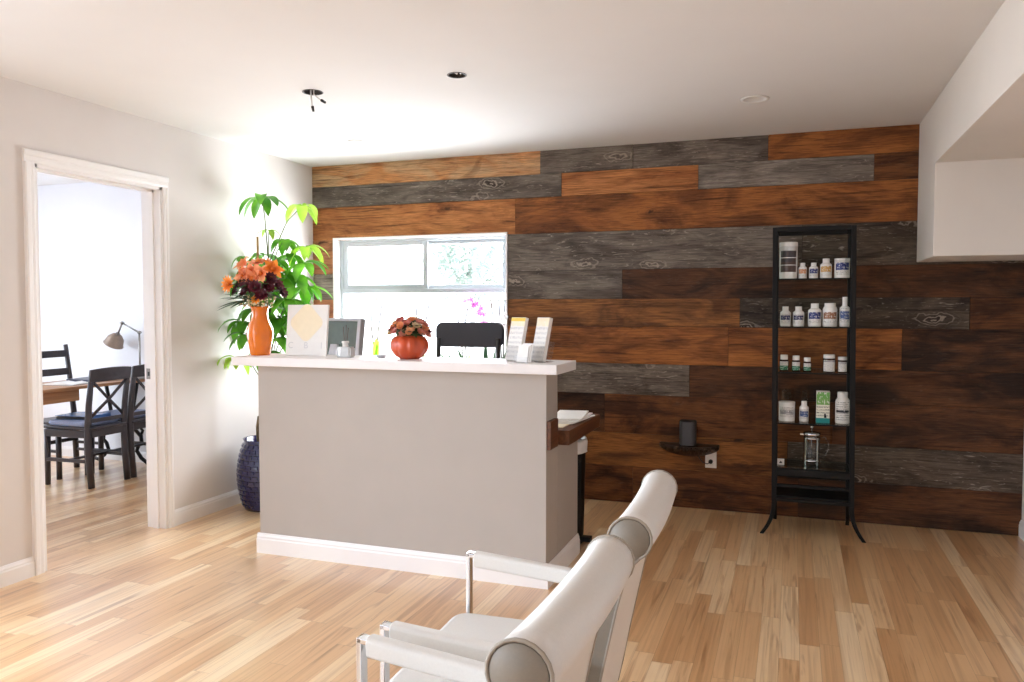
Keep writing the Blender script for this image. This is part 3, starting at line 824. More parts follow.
# small dish
t = thing('small_dish', 'little pale dish on the ledge between diffuser and pumpkin', 'dish', (-2.075, 3.70, ZT))
bm = NB(); lathe(bm, [(0, .002), (.02, 0), (.022, .003), (.034, .014), (.032, .015), (.02, .006), (0, .005)], 24); obj('dish_body', bm, M('pale_ceramic', (196, 206, 214), .3), t)

# pumpkin with flowers
t = thing('pumpkin_vase', 'ribbed orange-red pumpkin vase on the ledge in front of the window', 'vase', (-1.895, 3.68, ZT))
bm = NB()
lathe(bm, [(0, 0), (.05, 0), (.075, .015), (.096, .042), (.102, .066), (.098, .092), (.082, .116), (.058, .126), (.05, .122), (.06, .10), (.0, .09)], 60, flute=lambda a: .88+.12*abs(math.sin(a*5))**.7)
obj('pumpkin_body', bm, 'pumpkin', t)
t = thing('flower_arrangement', 'round pink and cream flower arrangement in the pumpkin vase', 'flowers', (-1.895, 3.68, ZT+.112))
rr = random.Random(21)
bm = NB(); ball(bm, (0, 0, .035), .074, (1.05, .9, .85), n=14); obj('foam_core', bm, 'leaf_d', t)  # added dark foam ball, blocks the bright window between the petals
cols = ['rose', 'burg', 'rose', 'peach', 'cream', 'rose', 'peach']
n = 0
for k in range(34):
    a = k*2.4; h = k/34
    rad = .096*math.sqrt(1-(h*.9)**2)
    c = (rad*math.cos(a), rad*math.sin(a)*.8, .01+.08*h)
    bloom(t, 'blossom', c, (c[0], c[1], c[2]+.05), 8, .034, .027, -.3, .7, cols[k % 7], 2, cols[(k+1) % 7])
for c in ((.0, -.085, .055), (.05, -.082, .025)): bloom(t, 'rose', c, (0, -1, .4), 8, .036, .028, -.3, .55, 'peach', 3, 'peach')
bm = NB()
for k in range(26):
    a = rr.uniform(0, 2*PI)
    leaf(bm, (.05*math.cos(a), .05*math.sin(a), rr.uniform(-.005, .05)), (math.cos(a), math.sin(a), rr.uniform(-.2, .7)), (0, 0, 1), rr.uniform(.06, .10), rr.uniform(.018, .03), .6)
obj('foliage', bm, 'leaf_d', t, recalc=False)

# brochure holders
def holder(label, x, y, w, h, rz, lab='yellow'):
    t = thing('brochure_holder', label, 'brochure holder', (x, y, ZT), rz, 'brochure holders on the ledge')
    tl = Mx.Rotation(R(-14), 3, 'X')
    def tb(*a, mi=0):
        bm = NB(); box(bm, *a, mi); bmesh.ops.rotate(bm, cent=(0, 0, 0), matrix=tl, verts=bm.verts[:]); return bm
    obj('back_plate', tb(-w/2-.004, w/2+.004, .018, .021, 0.004, h*.85), 'clear_plastic', t)
    obj('front_lip', tb(-w/2-.004, w/2+.004, -.012, -.009, 0.004, h*.35), 'clear_plastic', t)
    bm = NB(); box(bm, -w/2-.006, w/2+.006, -.02, .075, 0, .004); obj('holder_base', bm, 'clear_plastic', t)
    bm = NB(); bar(bm, (0, .055, .003), (0, .06+.02, .10), w+.008, .003, (0, 1, 0)); obj('back_strut', bm, 'clear_plastic', t)
    s = obj('leaflet_stack', tb(-w/2, w/2, -.004, .017, .006, h), 'paper', t)
    obj('cover_print', tb(-w/2+.002, w/2-.002, -.0052, -.0042, .008, h-.002), 'leaflet_print', s)
    obj('top_band', tb(-w/2+.0005, w/2-.0005, -.0060, -.0050, h-.020, h-.002), 'yellow_print' if lab == 'yellow' else 'cream_print', s)
    return t
holder('clear holder of white leaflets with yellow top band, beside the office chair', -1.315, 3.66, .096, .225, R(-24))
holder('clear holder of cream topped leaflets nearest end of the white ledge', -1.185, 3.66, .084, .225, R(-26), 'cream')
t = thing('card_holder', 'small clear card holder with leaning cards between the leaflet holders', 'card holder', (-1.235, 3.585, ZT), R(-20))
for k in range(3):
    bm = NB(); box(bm, -.038+.008*k, .026+.008*k, -.001, .002, .004, .085+.006*k); bmesh.ops.rotate(bm, cent=(0, 0, 0), matrix=Mx.Rotation(R(-14), 3, 'X'), verts=bm.verts[:])
    bmesh.ops.translate(bm, verts=bm.verts[:], vec=(0, .006*k, 0)); obj('card', bm, 'paper', t)
bm = NB(); box(bm, -.045, .045, -.012, .03, 0, .004); box(bm, -.045, .045, -.014, -.011, 0, .03); obj('tray', bm, 'clear_plastic', t)

# ------------------------------------------------------------------ office chair behind the desk
t = thing('office_chair', 'charcoal office chair with rounded back, behind the reception desk', 'chair', (-2.076, 4.70, 0), PI+R(2))
def rrect(w, h, r, n=6):
    out = []
    for cx_, cz_, a0 in ((w/2-r, h-r, 0), (-w/2+r, h-r, PI/2), (-w/2+r, r, PI), (w/2-r, r, 1.5*PI)):
        for k in range(n+1):
            a = a0+PI/2*k/n; out.append((cx_+r*math.cos(a), cz_+r*math.sin(a)))
    return out
by = -.22
bm = NB(); pts = [V((x, by-.045, z+1.088)) for x, z in rrect(.488, .170, .05)]
prism(bm, pts, (0, .045, 0)); bmesh.ops.subdivide_edges(bm, edges=bm.edges[:], cuts=1); obj('backrest', bm, 'fabric_k', t, bevel=.008)
for sx in (-1, 1):
    bm = NB(); tube(bm, [(sx*.215, by+.012, 1.15), (sx*.218, by+.012, 1.0), (sx*.20, by+.02, .75), (sx*.16, by+.06, .50), (sx*.12, by+.12, .455)], .016, 10); obj('back_post', bm, 'plastic_k', t)
bm = NB(); tube(bm, [(-.217, by+.012, .96), (.217, by+.012, .96)], .012, 8); obj('cross_bar', bm, 'plastic_k', t)
bm = NB(); pts = [V((x, -.24+z, .44)) for x, z in rrect(.48, .48, .09)]; prism(bm, pts, (0, 0, .07)); obj('seat', bm, 'fabric_k', t, bevel=.015)
bm = NB(); tube(bm, [(0, 0, .44), (0, 0, .30), (0, 0, .28), (0, 0, .08)], [.025, .025, .035, .035], 14); obj('gas_lift', bm, 'plastic_k', t)
for k in range(5):
    a = 2*PI*k/5+.3; e = V((.28*math.cos(a), .28*math.sin(a), .075))
    bm = NB(); tube(bm, [(0, 0, .1), e], [.026, .016], 8); l = obj('leg', bm, 'plastic_k', t)
    bm = NB(); tube(bm, [e+V((-.012*math.sin(a), .012*math.cos(a), -.047)), e+V((.012*math.sin(a), -.012*math.cos(a), -.047))], .028, 14); tube(bm, [e, e-V((0, 0, .03))], .008, 6); obj('caster', bm, 'plastic_k', l)

# ------------------------------------------------------------------ orchids on the sill
def orchid(label, x, stems, flowers, mat, leaves=True, y=YB-.045, stick=True, leafmat_='leaf', lean=0, low=False):
    t = thing('orchid', label, 'orchid', (x, y, WZ0+.0045), 0, 'orchids on the window sill')
    bm = NB(); lathe(bm, [(0, 0), (.034, 0), (.036, .004), (.046, .075), (.048, .08), (.044, .08), (.04, .07), (0, .07)], 24); obj('pot', bm, 'plastic_w', t)
    bm = NB()
    for k in range(5):
        a = 1.25*k+.3
        leaf(bm, (0, 0, .075), (math.cos(a)*.8, math.sin(a)*.35, .65), (0, 0, 1), .085, .036, .9)
    obj('leaves', bm, leafmat_, t, recalc=False)
    for p in stems:
        bm = NB(); tube(bm, p, .0055, 6); obj('flower_stem', bm, 'darkstem', t)
    for c in flowers:
        bloom(t, 'orchid_flower', c, (c[0]*.2, -1, .1), 5, .036, .034, .1, .9, mat, 1, mat)
    return t
# x offsets relative to the pot
orchid('pink orchid on the sill, in bloom left of the office chair back', -2.26, [[(0, 0, .07), (-.02, 0, .35), (.02, -.01, .52), (.10, -.02, .53), (.15, -.02, .44)], [(-.02, 0, .07), (-.07, 0, .42)]],
       [(.0, -.02, .54), (.05, -.03, .55), (.09, -.03, .52), (.13, -.03, .49), (.06, -.03, .50), (.15, -.03, .44), (.11, -.035, .45), (.15, -.03, .39)], 'pink')
orchid('spent orchid with two bare sticks, standing behind the pumpkin vase', -2.63, [[(0, 0, .07), (-.035, 0, .36), (-.045, 0, .53)], [(.01, 0, .07), (.03, 0, .36), (.065, 0, .52)]], [], 'white_p')
orchid('white orchid with dark green leaves below the office chair back', -1.995, [[(0, 0, .07), (-.04, 0, .30), (-.075, 0, .55)], [(.01, 0, .07), (.0, 0, .34), (-.012, 0, .55)], [(.02, 0, .07), (.035, 0, .55)]],
       [(-.06, -.02, .38), (-.02, -.03, .42), (.01, -.03, .40), (.03, -.02, .37), (-.09, -.02, .37), (.04, -.02, .43)], 'white_p', leafmat_='leaf_s')
o = orchid('pale orchid with arching stem on the sill beside the screen', -3.02, [[(0, 0, .07), (.02, 0, .3), (.06, 0, .55)], [(0, 0, .07), (-.04, 0, .35), (-.03, 0, .50), (.02, 0, .555)]],
       [(-.03, -.02, .52), (.01, -.02, .56), (.04, -.02, .56), (-.045, -.02, .46)], 'white_p', leafmat_='leaf_y')
bm = NB(); leaf(bm, (0, -.01, .08), (.05, 0, 1), (0, -1, 0), .19, .05, .05); leaf(bm, (.01, -.01, .08), (.14, 0, 1), (0, -1, 0), .17, .04, .05); obj('tall_leaf', bm, 'leaf_y', o, recalc=False)
# long striped-leaf plant behind the chair
t = thing('striped_plant', 'long striped leaves in a pot, seen below the office chair back', 'plant', (-2.06, YB-.205, 0))
bm = NB(); lathe(bm, [(0, 0), (.07, 0), (.075, .01), (.09, .52), (.094, .54), (.088, .54), (.08, .50), (0, .50)], 28); obj('planter', bm, 'plastic_w', t)
bm = NB()
rr = random.Random(8)
for k in range(20):
    a = rr.uniform(0, 2*PI)
    leaf(bm, (.04*math.cos(a), .04*math.sin(a), .50), (math.cos(a)*.50, math.sin(a)*.10-.04, 1), (math.cos(a), math.sin(a), .3), rr.uniform(.52, .66), .055, .75, seg=8)
obj('foliage', bm, 'leaf_s', t, recalc=False)

# ================================================================== MONEY TREE in navy pot
px, py = -3.355, 4.41
t = thing('potted_plant', 'tall money tree with bright drooping leaves in a navy glazed pot', 'plant', (px, py, 0))
bm = NB()
prof = []
for k in range(25):
    z = .46*k/24; u = (z-.23)/.23
    r = .195 - .045*u*u
    prof.append((r, z))
lathe(bm, [(0, 0)]+prof+[(.158, .475), (.15, .47), (.145, .42), (0, .42)], 56)
# raised basket-weave blocks in the glaze
for row in range(13):
    z0 = .018+row*.0338; z1 = z0+.025
    for k in range(26):
        a0 = 2*PI*(k+(row % 2)*.5)/26; a1 = a0+2*PI/26*.84
        def rad_(z): u = (z-.23)/.23; return .195-.045*u*u
        ring = [[], []]
        for i, z in enumerate((z0, z1)):
            for off in (.0, .008):
                for a in (a0+.02*(off > 0), (a0+a1)/2, a1-.02*(off > 0)):
                    r = rad_(z)+off-.001; zz = z+(.004 if i == 0 else -.004)*(off > 0)
                    ring[i].append(bm.verts.new((r*math.cos(a), r*math.sin(a), zz)))
        b0, b1 = ring
        quads = [(b0[3], b0[4], b1[4], b1[3]), (b0[4], b0[5], b1[5], b1[4]), (b0[0], b0[1], b0[4], b0[3]), (b0[1], b0[2], b0[5], b0[4]),
                 (b1[3], b1[4], b1[1], b1[0]), (b1[4], b1[5], b1[2], b1[1]), (b0[0], b0[3], b1[3], b1[0]), (b0[5], b0[2], b1[2], b1[5])]
        for q in quads: bm.faces.new(q)
obj('pot', bm, 'navy', t)
bm = NB(); lathe(bm, [(.146, .425), (.10, .435), (0, .44)], 24); obj('soil', bm, 'soil', t)
bm = NB(); tube(bm, [(0.03, .02, .43), (.02, .03, .9), (-.02, .05, 1.3), (-.03, .08, 1.66)], [.022, .018, .012, .007], 10)
tube(bm, [(-.06, -.01, .43), (-.06, -.02, .55), (-.05, -.02, .62)], [.016, .013, .010], 8); obj('trunk', bm, 'bark', t)
bm = NB(); tube(bm, [(-.05, -.01, .43), (-.045, -.015, 1.835)], .008, 8); obj('bamboo_stake', bm, 'bamboo', t)
CL = [(-3.402,4.45,2.101,.18),(-3.201,4.62,2.059,.16),(-3.386,4.5,1.889,.09),(-3.51,4.4,1.702,.10),(-3.159,4.6,1.774,.16),(-3.301,4.55,1.822,.15),(-3.365,4.5,1.67,.18),(-3.44,4.4,1.599,.15),(-3.204,4.5,1.565,.2),(-3.50,4.38,1.525,.14),(-3.297,4.3,1.461,.16),(-3.171,4.6,1.493,.17),(-3.49,4.35,1.26,.16),(-3.406,4.3,1.175,.16),(-3.248,4.4,1.288,.18),(-3.211,4.55,1.286,.16),(-3.229,4.35,1.156,.18),(-3.51,4.3,1.018,.13),(-3.151,4.4,1.408,.16),(-3.47,4.55,1.72,.13),(-3.36,4.46,1.36,.17),(-3.332,4.4,1.058,.14),(-3.28,4.62,1.40,.17),(-3.42,4.52,1.45,.17),(-3.30,4.48,1.60,.18),(-3.12,4.52,1.66,.16),(-3.40,4.40,1.34,.17),(-3.10,4.55,1.25,.15),(-3.30,4.38,1.24,.17),(-3.46,4.45,1.62,.16),(-3.25,4.55,1.72,.15)]
rr = random.Random(3)
pet = NB(); fol = NB()
def spine(z):
    pts = [(0.03, .02, .43), (.02, .03, .9), (-.02, .05, 1.3), (-.03, .08, 1.66)]
    for a, b in zip(pts, pts[1:]):
        if a[2] <= z <= b[2]:
            f = (z-a[2])/(b[2]-a[2]); return V(a).lerp(V(b), f)
    return V(pts[-1])
for i, (x, y, z, s) in enumerate(CL):
    c = V((x-px, y-py, z)); b = spine(max(.75, z-.28-.1*rr.random()))
    mid = b.lerp(c, .55)+V((0, 0, .07))
    tube(pet, [b, mid, c], [.0045, .0035, .003], 6)
    young = i in (1, 2, 4, 17)
    n = 7 if s > .12 else 5; s *= 1.18
    out = (c-b); out.z = 0
    hd = out.normalized() if out.length > .01 else V((0, -1, 0))
    for k in range(n):
        a = (k-(n-1)/2)/(n-1)*PI*1.5
        d = Mx.Rotation(a, 3, 'Z') @ hd
        if abs(d.y) > .5 and rr.random() < .3: d.y *= .6
        L = s*rr.uniform(.85, 1.15)
        # keep clear of the wall behind
        if c.x+px + d.x*L*.75 < XL+.02: d.x *= max(0.0, (c.x+px-XL-.02)/(L*.75+1e-6)); 
        d = V((d.x, d.y, rr.uniform(-.25, .35)))
        leaf(fol, c, d, (0, 0, 1), L, L*.36, rr.uniform(1.2, 2.6), 1 if young else 0, seg=7)
for v in list(fol.verts)+list(pet.verts):
    v.co.x = max(v.co.x, XL+.008-px); v.co.y = min(v.co.y, YB-.02-py)
obj('leaf_stalks', pet, 'stem', t); obj('foliage', fol, ['leaf', 'leaf_y'], t, recalc=False)

# ================================================================== DISPLAY SHELF UNIT
SX0, SX1, SY0, SY1 = -.119, .336, 4.88, 5.20
t = thing('shelf_unit', 'black metal display shelf with glass sides against the plank wall', 'shelf', ((SX0+SX1)/2, (SY0+SY1)/2, 0))
sx_, sy_ = t.location.x, t.location.y
hw, hd = (SX1-SX0)/2, (SY1-SY0)/2
P = .028
for ax in (-1, 1):
    for ay in (-1, 1):
        bm = NB()
        x = ax*(hw-P/2); y = ay*(hd-P/2)
        bar(bm, (x, y, .20), (x, y, 1.83), P, P, (0, 1, 0))
        # flared foot curving outward to the side
        n = 7; prev = None; back = ay > 0
        for k in range(n+1):
            u = k/n; z = .20*(1-u); off = .070*(u**2.2)
            w = P*(1-.25*u)
            q = [bm.verts.new((x+(0 if back else ax*off)+dx*w/2, y+(off if back else 0)+dy*w/2, z)) for dx, dy in ((-1, -1), (1, -1), (1, 1), (-1, 1))]
            if prev:
                for j in range(4): bm.faces.new((prev[j], prev[(j+1) % 4], q[(j+1) % 4], q[j]))
            prev = q
        bm.faces.new(prev)
        obj('leg', bm, 'black', t, bevel=.002)
def rails(name, z, hgt, w=P):
    bm = NB()
    box(bm, -hw+P, hw-P, -hd, -hd+w, z, z+hgt); box(bm, -hw+P, hw-P, hd-w, hd, z, z+hgt)
    box(bm, -hw, -hw+w, -hd+P, hd-P, z, z+hgt); box(bm, hw-w, hw, -hd+P, hd-P, z, z+hgt)
    obj(name, bm, 'black', t, bevel=.0015)
rails('top_rail', 1.805, .026); rails('base_rail', .362, .040); rails('low_rail', .205, .018, .018); rails('stretcher', .292, .018, .018)
SH = [1.530, 1.247, .978, .676]
for z in SH:
    bm = NB(); box(bm, -hw+P*.9, hw-P*.9, -hd+.012, hd-.012, z-.008, z); obj('glass_shelf', bm, 'shelf_glass', t)
    bm = NB(); box(bm, -hw+P, hw-P, -hd+.002, -hd+.010, z-.008, z-.001); obj('shelf_edge', bm, 'black', t)
bm = NB(); box(bm, -hw+P*.9, hw-P*.9, -hd+.02, hd-.02, .403, .410); obj('glass_shelf', bm, 'shelf_glass', t)
bm = NB(); box(bm, -hw+.02, hw-.02, -hd+.02, hd-.02, .224, .236); obj('low_board', bm, 'black', t)
for ax in (-1, 1):
    bm = NB(); box(bm, ax*(hw-.015)-.002, ax*(hw-.015)+.002, -hd+P, hd-P, .41, 1.80); obj('side_glass', bm, 'shelf_glass', t)

# the old frame leans a touch: its foot stands a little to the right of its top
seen = set()
for ch in t.children:
    for v in ch.data.vertices: v.co.x += .016*(1-v.co.z/1.83)

# ------------------------------------------------------------------ bottles
def bottle(label, x, z, w, h, lab, cap='plastic_w', body='plastic_w', shoulder=.74, capw=.60, y=4.985, group='supplement bottles on the display shelf', lz=(.12, .62), caph=None, kind='bottle', name='supplement_bottle'):
    t = thing(name, label, kind, (x, y, z), 0, group)
    r = w/2
    sh = h*shoulder; nk = r*capw*.92
    bm = NB(); lathe(bm, [(0, 0), (r*.93, 0), (r, .004), (r, sh*.90), (r*.96, sh*.96), (nk*1.15, sh*1.06), (nk, sh*1.08), (nk, h*.90), (0, h*.90)], 24); obj('bottle_body', bm, body, t)
    c0 = sh*1.07
    bm = NB(); lathe(bm, [(r*capw, c0), (r*capw, h*.985), (r*capw*.95, h), (0, h)], 24); obj('cap', bm, cap, t)
    bm = NB(); arc_band(bm, r+.0008, h*lz[0], h*lz[1], R(-150), R(-30), 14); obj('printed_label', bm, MT[lab], t, recalc=False)
    return t
def tub(label, x, z, w, h, lab, lz=(.15, .75), lid=.14, y=4.985, lidw=1.0, name='supplement_tub'):
    t = thing(name, label, 'tub', (x, y, z), 0, 'supplement tubs on the display shelf')
    r = w/2
    bm = NB(); lathe(bm, [(0, 0), (r*.94, 0), (r*.97, .004), (r*.985, h*(1-lid)), (0, h*(1-lid))], 28); obj('tub_body', bm, 'plastic_w', t)
    bm = NB(); lathe(bm, [(r*lidw, h*(1-lid)), (r*lidw, h*.985), (r*lidw*.96, h), (0, h)], 28); obj('lid', bm, 'plastic_w', t)
    bm = NB(); arc_band(bm, r*.985+.0008, h*lz[0], h*lz[1], R(-145), R(-35), 14); obj('printed_label', bm, MT[lab], t, recalc=False)
    return t
z = SH[0]+.0004
tub('tallest white canister with dark printed rows, on the top shelf', -.030, z, .105, .218, 'lab_rows', (.16, .76), .12)
bottle('small white bottle with orange label beside the tall canister', .051, z, .047, .094, 'lab_orange')
bottle('small white bottle with blue label on the top shelf', .112, z, .050, .094, 'lab_blue')
bottle('white bottle with gold label on the top shelf', .180, z, .064, .117, 'lab_gold')
tub('wide white jar with blue label on the top shelf', .268, z, .086, .116, 'lab_blue', (.15, .78), .08)
z = SH[1]+.0004
bottle('first white bottle with navy label in the second shelf row', -.042, z, .060, .118, 'lab_navy')
bottle('second white bottle with navy label, beside its twin', .032, z, .063, .118, 'lab_navy')
bottle('taller white bottle with bright blue label, middle of second shelf', .122, z, .074, .136, 'lab_blue')
bottle('stout white bottle with brown label on the second shelf', .206, z, .080, .138, 'lab_brown', capw=.78, shoulder=.80)
bottle('slim tall bottle with narrow neck at end of the second shelf', .286, z, .056, .174, 'lab_sky', capw=.5, shoulder=.66)
z = SH[2]+.0004
for i, (x, w, h, lb) in enumerate(((-.046, .052, .096, 'first dark bottle with green label and white cap, by the post'), (.022, .049, .092, 'second of three dark bottles with green labels'), (.085, .046, .082, 'third and shortest dark bottle with green label'))):
    bottle(lb, x, z, w, h, 'lab_green', body='amber', capw=.82, shoulder=.66, lz=(.06, .60), group='dark bottles with green labels')
for x, w, h, lb in ((.206, .070, .102, 'wider dark jar with white wrap label and white lid'), (.279, .053, .090, 'narrower dark jar with white label beside the wider one')):
    bottle(lb, x, z, w, h, 'lab_plain', body='amber', capw=.92, shoulder=.74, lz=(.04, .68), group='dark jars with white labels', kind='jar', name='supplement_jar')
z = SH[3]+.0004
tub('low white tub with grey emblem on the fourth shelf', -.026, z, .094, .116, 'lab_swirl', (.2, .75), .10)
bottle('small white bottle with blue band label on the fourth shelf', .071, z, .052, .122, 'lab_sky')
bottle('large white bottle with thin black band at end of fourth shelf', .284, z, .080, .184, 'lab_band', capw=.72, shoulder=.76, lz=(.08, .70))
t = thing('supplement_box', 'upright green and white carton with teal foot on the fourth shelf', 'box', (.176, 4.985, z))
bm = NB(); box(bm, -.037, .037, -.028, .028, 0, .186); obj('carton', bm, 'paper', t, bevel=.001)
bm = NB(); box(bm, -.036, .036, -.0288, -.0282, .03, .184); obj('front_print', bm, 'lab_box', t)
bm = NB(); box(bm, -.0376, .0376, -.0292, .0286, .0, .028); obj('teal_band', bm, M('teal_print', (20, 140, 140), .5), t)
bm = NB()
prism(bm, [(.006, -.0296, .030), (.020, -.0296, .030), (.018, -.0296, .045), (.014, -.0296, .056), (.010, -.0296, .058), (.006, -.0296, .050)], (0, .0006, 0)); obj('dark_figure', bm, 'plastic_k', t)
# clear glasses behind the front row
for x, w, lb in ((-.030, .085, 'clear tumbler standing behind the low white tub'), (.075, .050, 'narrow clear tumbler behind the small blue band bottle')):
    t = thing('glass_tumbler', lb, 'glass', (x, 5.12, z), 0, 'tumblers on the fourth shelf')
    bm = NB(); lathe(bm, [(0, .004), (w/2*.85, 0), (w/2*.9, .004), (w/2, .175), (w/2-.003, .175), (w/2*.86, .01), (0, .008)], 24); obj('glass_body', bm, 'clear_plastic', t)
# french press
t = thing('french_press', 'glass coffee press with metal lid on the lowest glass shelf', 'coffee press', (.118, 5.03, .4105))
bm = NB(); lathe(bm, [(0, .006), (.044, .006), (.046, .01), (.046, .182), (.0445, .182), (.0445, .012), (0, .01)], 28); obj('beaker', bm, 'clear_plastic', t)
bm = NB()
for zz in (.02, .155): lathe(bm, [(.0475, zz), (.0495, zz), (.0495, zz+.012), (.0475, zz+.012), (.0475, zz)], 28)
for a in (.5, 2.2, 3.9, 5.4):
    bar(bm, (.0485*math.cos(a), .0485*math.sin(a), 0), (.0485*math.cos(a), .0485*math.sin(a), .16), .010, .0015, (math.cos(a), math.sin(a), 0))
obj('metal_frame', bm, 'chrome', t)
bm = NB(); lathe(bm, [(.050, .182), (.052, .188), (.048, .196), (.02, .202), (0, .204)], 28); box(bm, -.066, -.046, -.008, .008, .178, .186); ld = obj('lid', bm, 'chrome', t)
bm = NB(); tube(bm, [(0, 0, .03), (0, 0, .222)], .0028, 8); obj('plunger_rod', bm, 'chrome', t)
bm = NB(); lathe(bm, [(0, .03), (.041, .03), (.041, .036), (0, .038)], 24); obj('filter', bm, 'chrome', t)
bm = NB(); lathe(bm, [(0, .218), (.006, .22), (.012, .227), (.011, .234), (0, .238)], 14); obj('knob', bm, 'chrome', t)
bm = NB(); tube(bm, [(.046, 0, .165), (.075, 0, .17), (.093, 0, .14), (.095, 0, .10), (.08, 0, .06), (.047, 0, .045)], .0065, 10); obj('handle', bm, 'clear_plastic', t)
t = thing('price_tag', 'tiny white card tag on the lowest glass shelf', 'tag', (-.056, 4.955, .4104))
bm = NB(); bar(bm, (0, 0, 0), (0, .008, .036), .040, .0012, (0, 1, 0)); obj('card', bm, 'paper', t)
bm = NB(); prism(bm, [(-.010, .0012, .010), (.010, .0012, .010), (.0, .0045, .024)], (0, -.0008, .0002)); obj('printed_mark', bm, 'plastic_k', t)

# ================================================================== speaker on carved wall shelf, outlet
t = thing('wall_ledge', 'dark carved wooden wall ledge with scalloped edge on the planks', 'shelf', (-.645, YB-.002, .43))
bm = NB()
for k in range(25):
    u = k/24; 
    pass
n = 26; top = []; prev = None
for k in range(n+1):
    u = -1+2*k/n
    x = u*.195; dpt = .13*math.sqrt(max(0, 1-u*u*.9))+.012
    th = .018+.055*(1-u*u)**.7
    wob = .006*math.sin(k*2.3)
    q = [bm.verts.new(p) for p in ((x, 0, .012), (x, -dpt, .012), (x, -dpt*.96+wob, -.006), (x, -dpt*.62-wob, -th*.6), (x, -.012, -th))]
    if prev:
        for j in range(5): bm.faces.new((prev[j], prev[(j+1) % 5], q[(j+1) % 5], q[j]))
    else: bm.faces.new(q)
    prev = q
bm.faces.new(prev[::-1])
obj('ledge_body', bm, 'carved', t, bevel=.002)
bm = NB()
for k in range(15):
    u = -1+2*(k+.5)/15; x = u*.185; dpt = .13*math.sqrt(max(0, 1-u*u*.9))+.010; th = .018+.055*(1-u*u)**.7
    tube(bm, [(x+.004, -dpt-.002, .004), (x, -dpt*.92, -.016), (x-.006, -dpt*.55, -th*.72)], [.005, .006, .003], 6)
obj('carving', bm, 'carved', t)
t = thing('speaker', 'small grey rounded speaker standing on the carved wall ledge', 'speaker', (-.648, YB-.072, .4425))
bm = NB(); pts = [V((x, z-.046, .0)) for x, z in rrect(.108, .092, .03)]
prism(bm, pts, (0, 0, .158)); obj('speaker_body', bm, 'grey_dev', t, bevel=.004)
bm = NB(); pts = [V((x*.97, (z-.046)*.97, .158)) for x, z in rrect(.108, .092, .03)]; prism(bm, pts, (0, 0, .006)); obj('top_cap', bm, 'plastic_k', t, bevel=.002)
t = thing('wall_outlet', 'white outlet plate on the planks under end of the carved ledge', 'outlet', (-.503, YB-.004, .343))
bm = NB(); box(bm, -.037, .037, -.006, .003, -.058, .062); obj('cover_plate', bm, 'plastic_w', t, bevel=.002)
bm = NB(); box(bm, -.016, .016, -.009, -.0055, .008, .036); box(bm, -.016, .016, -.009, -.0055, -.036, -.008); obj('socket', bm, 'plastic_w', t, bevel=.002)
t = thing('power_plug', 'black plug and cord in the white wall outlet', 'plug', (-.503, YB-.0145, .330))
bm = NB(); lathe(bm, [(0, 0), (.014, 0), (.014, .018), (.008, .026), (0, .026)], 14); bmesh.ops.rotate(bm, cent=(0, 0, 0), matrix=Mx.Rotation(PI/2, 3, 'X'), verts=bm.verts[:]); obj('plug_body', bm, 'plastic_k', t)
bm = NB(); tube(bm, [(0, -.024, 0), (-.02, -.034, -.012), (-.05, -.025, -.005), (-.08, -.012, .03), (-.11, -.008, .06)], .003, 6); obj('cord', bm, 'plastic_k', t)

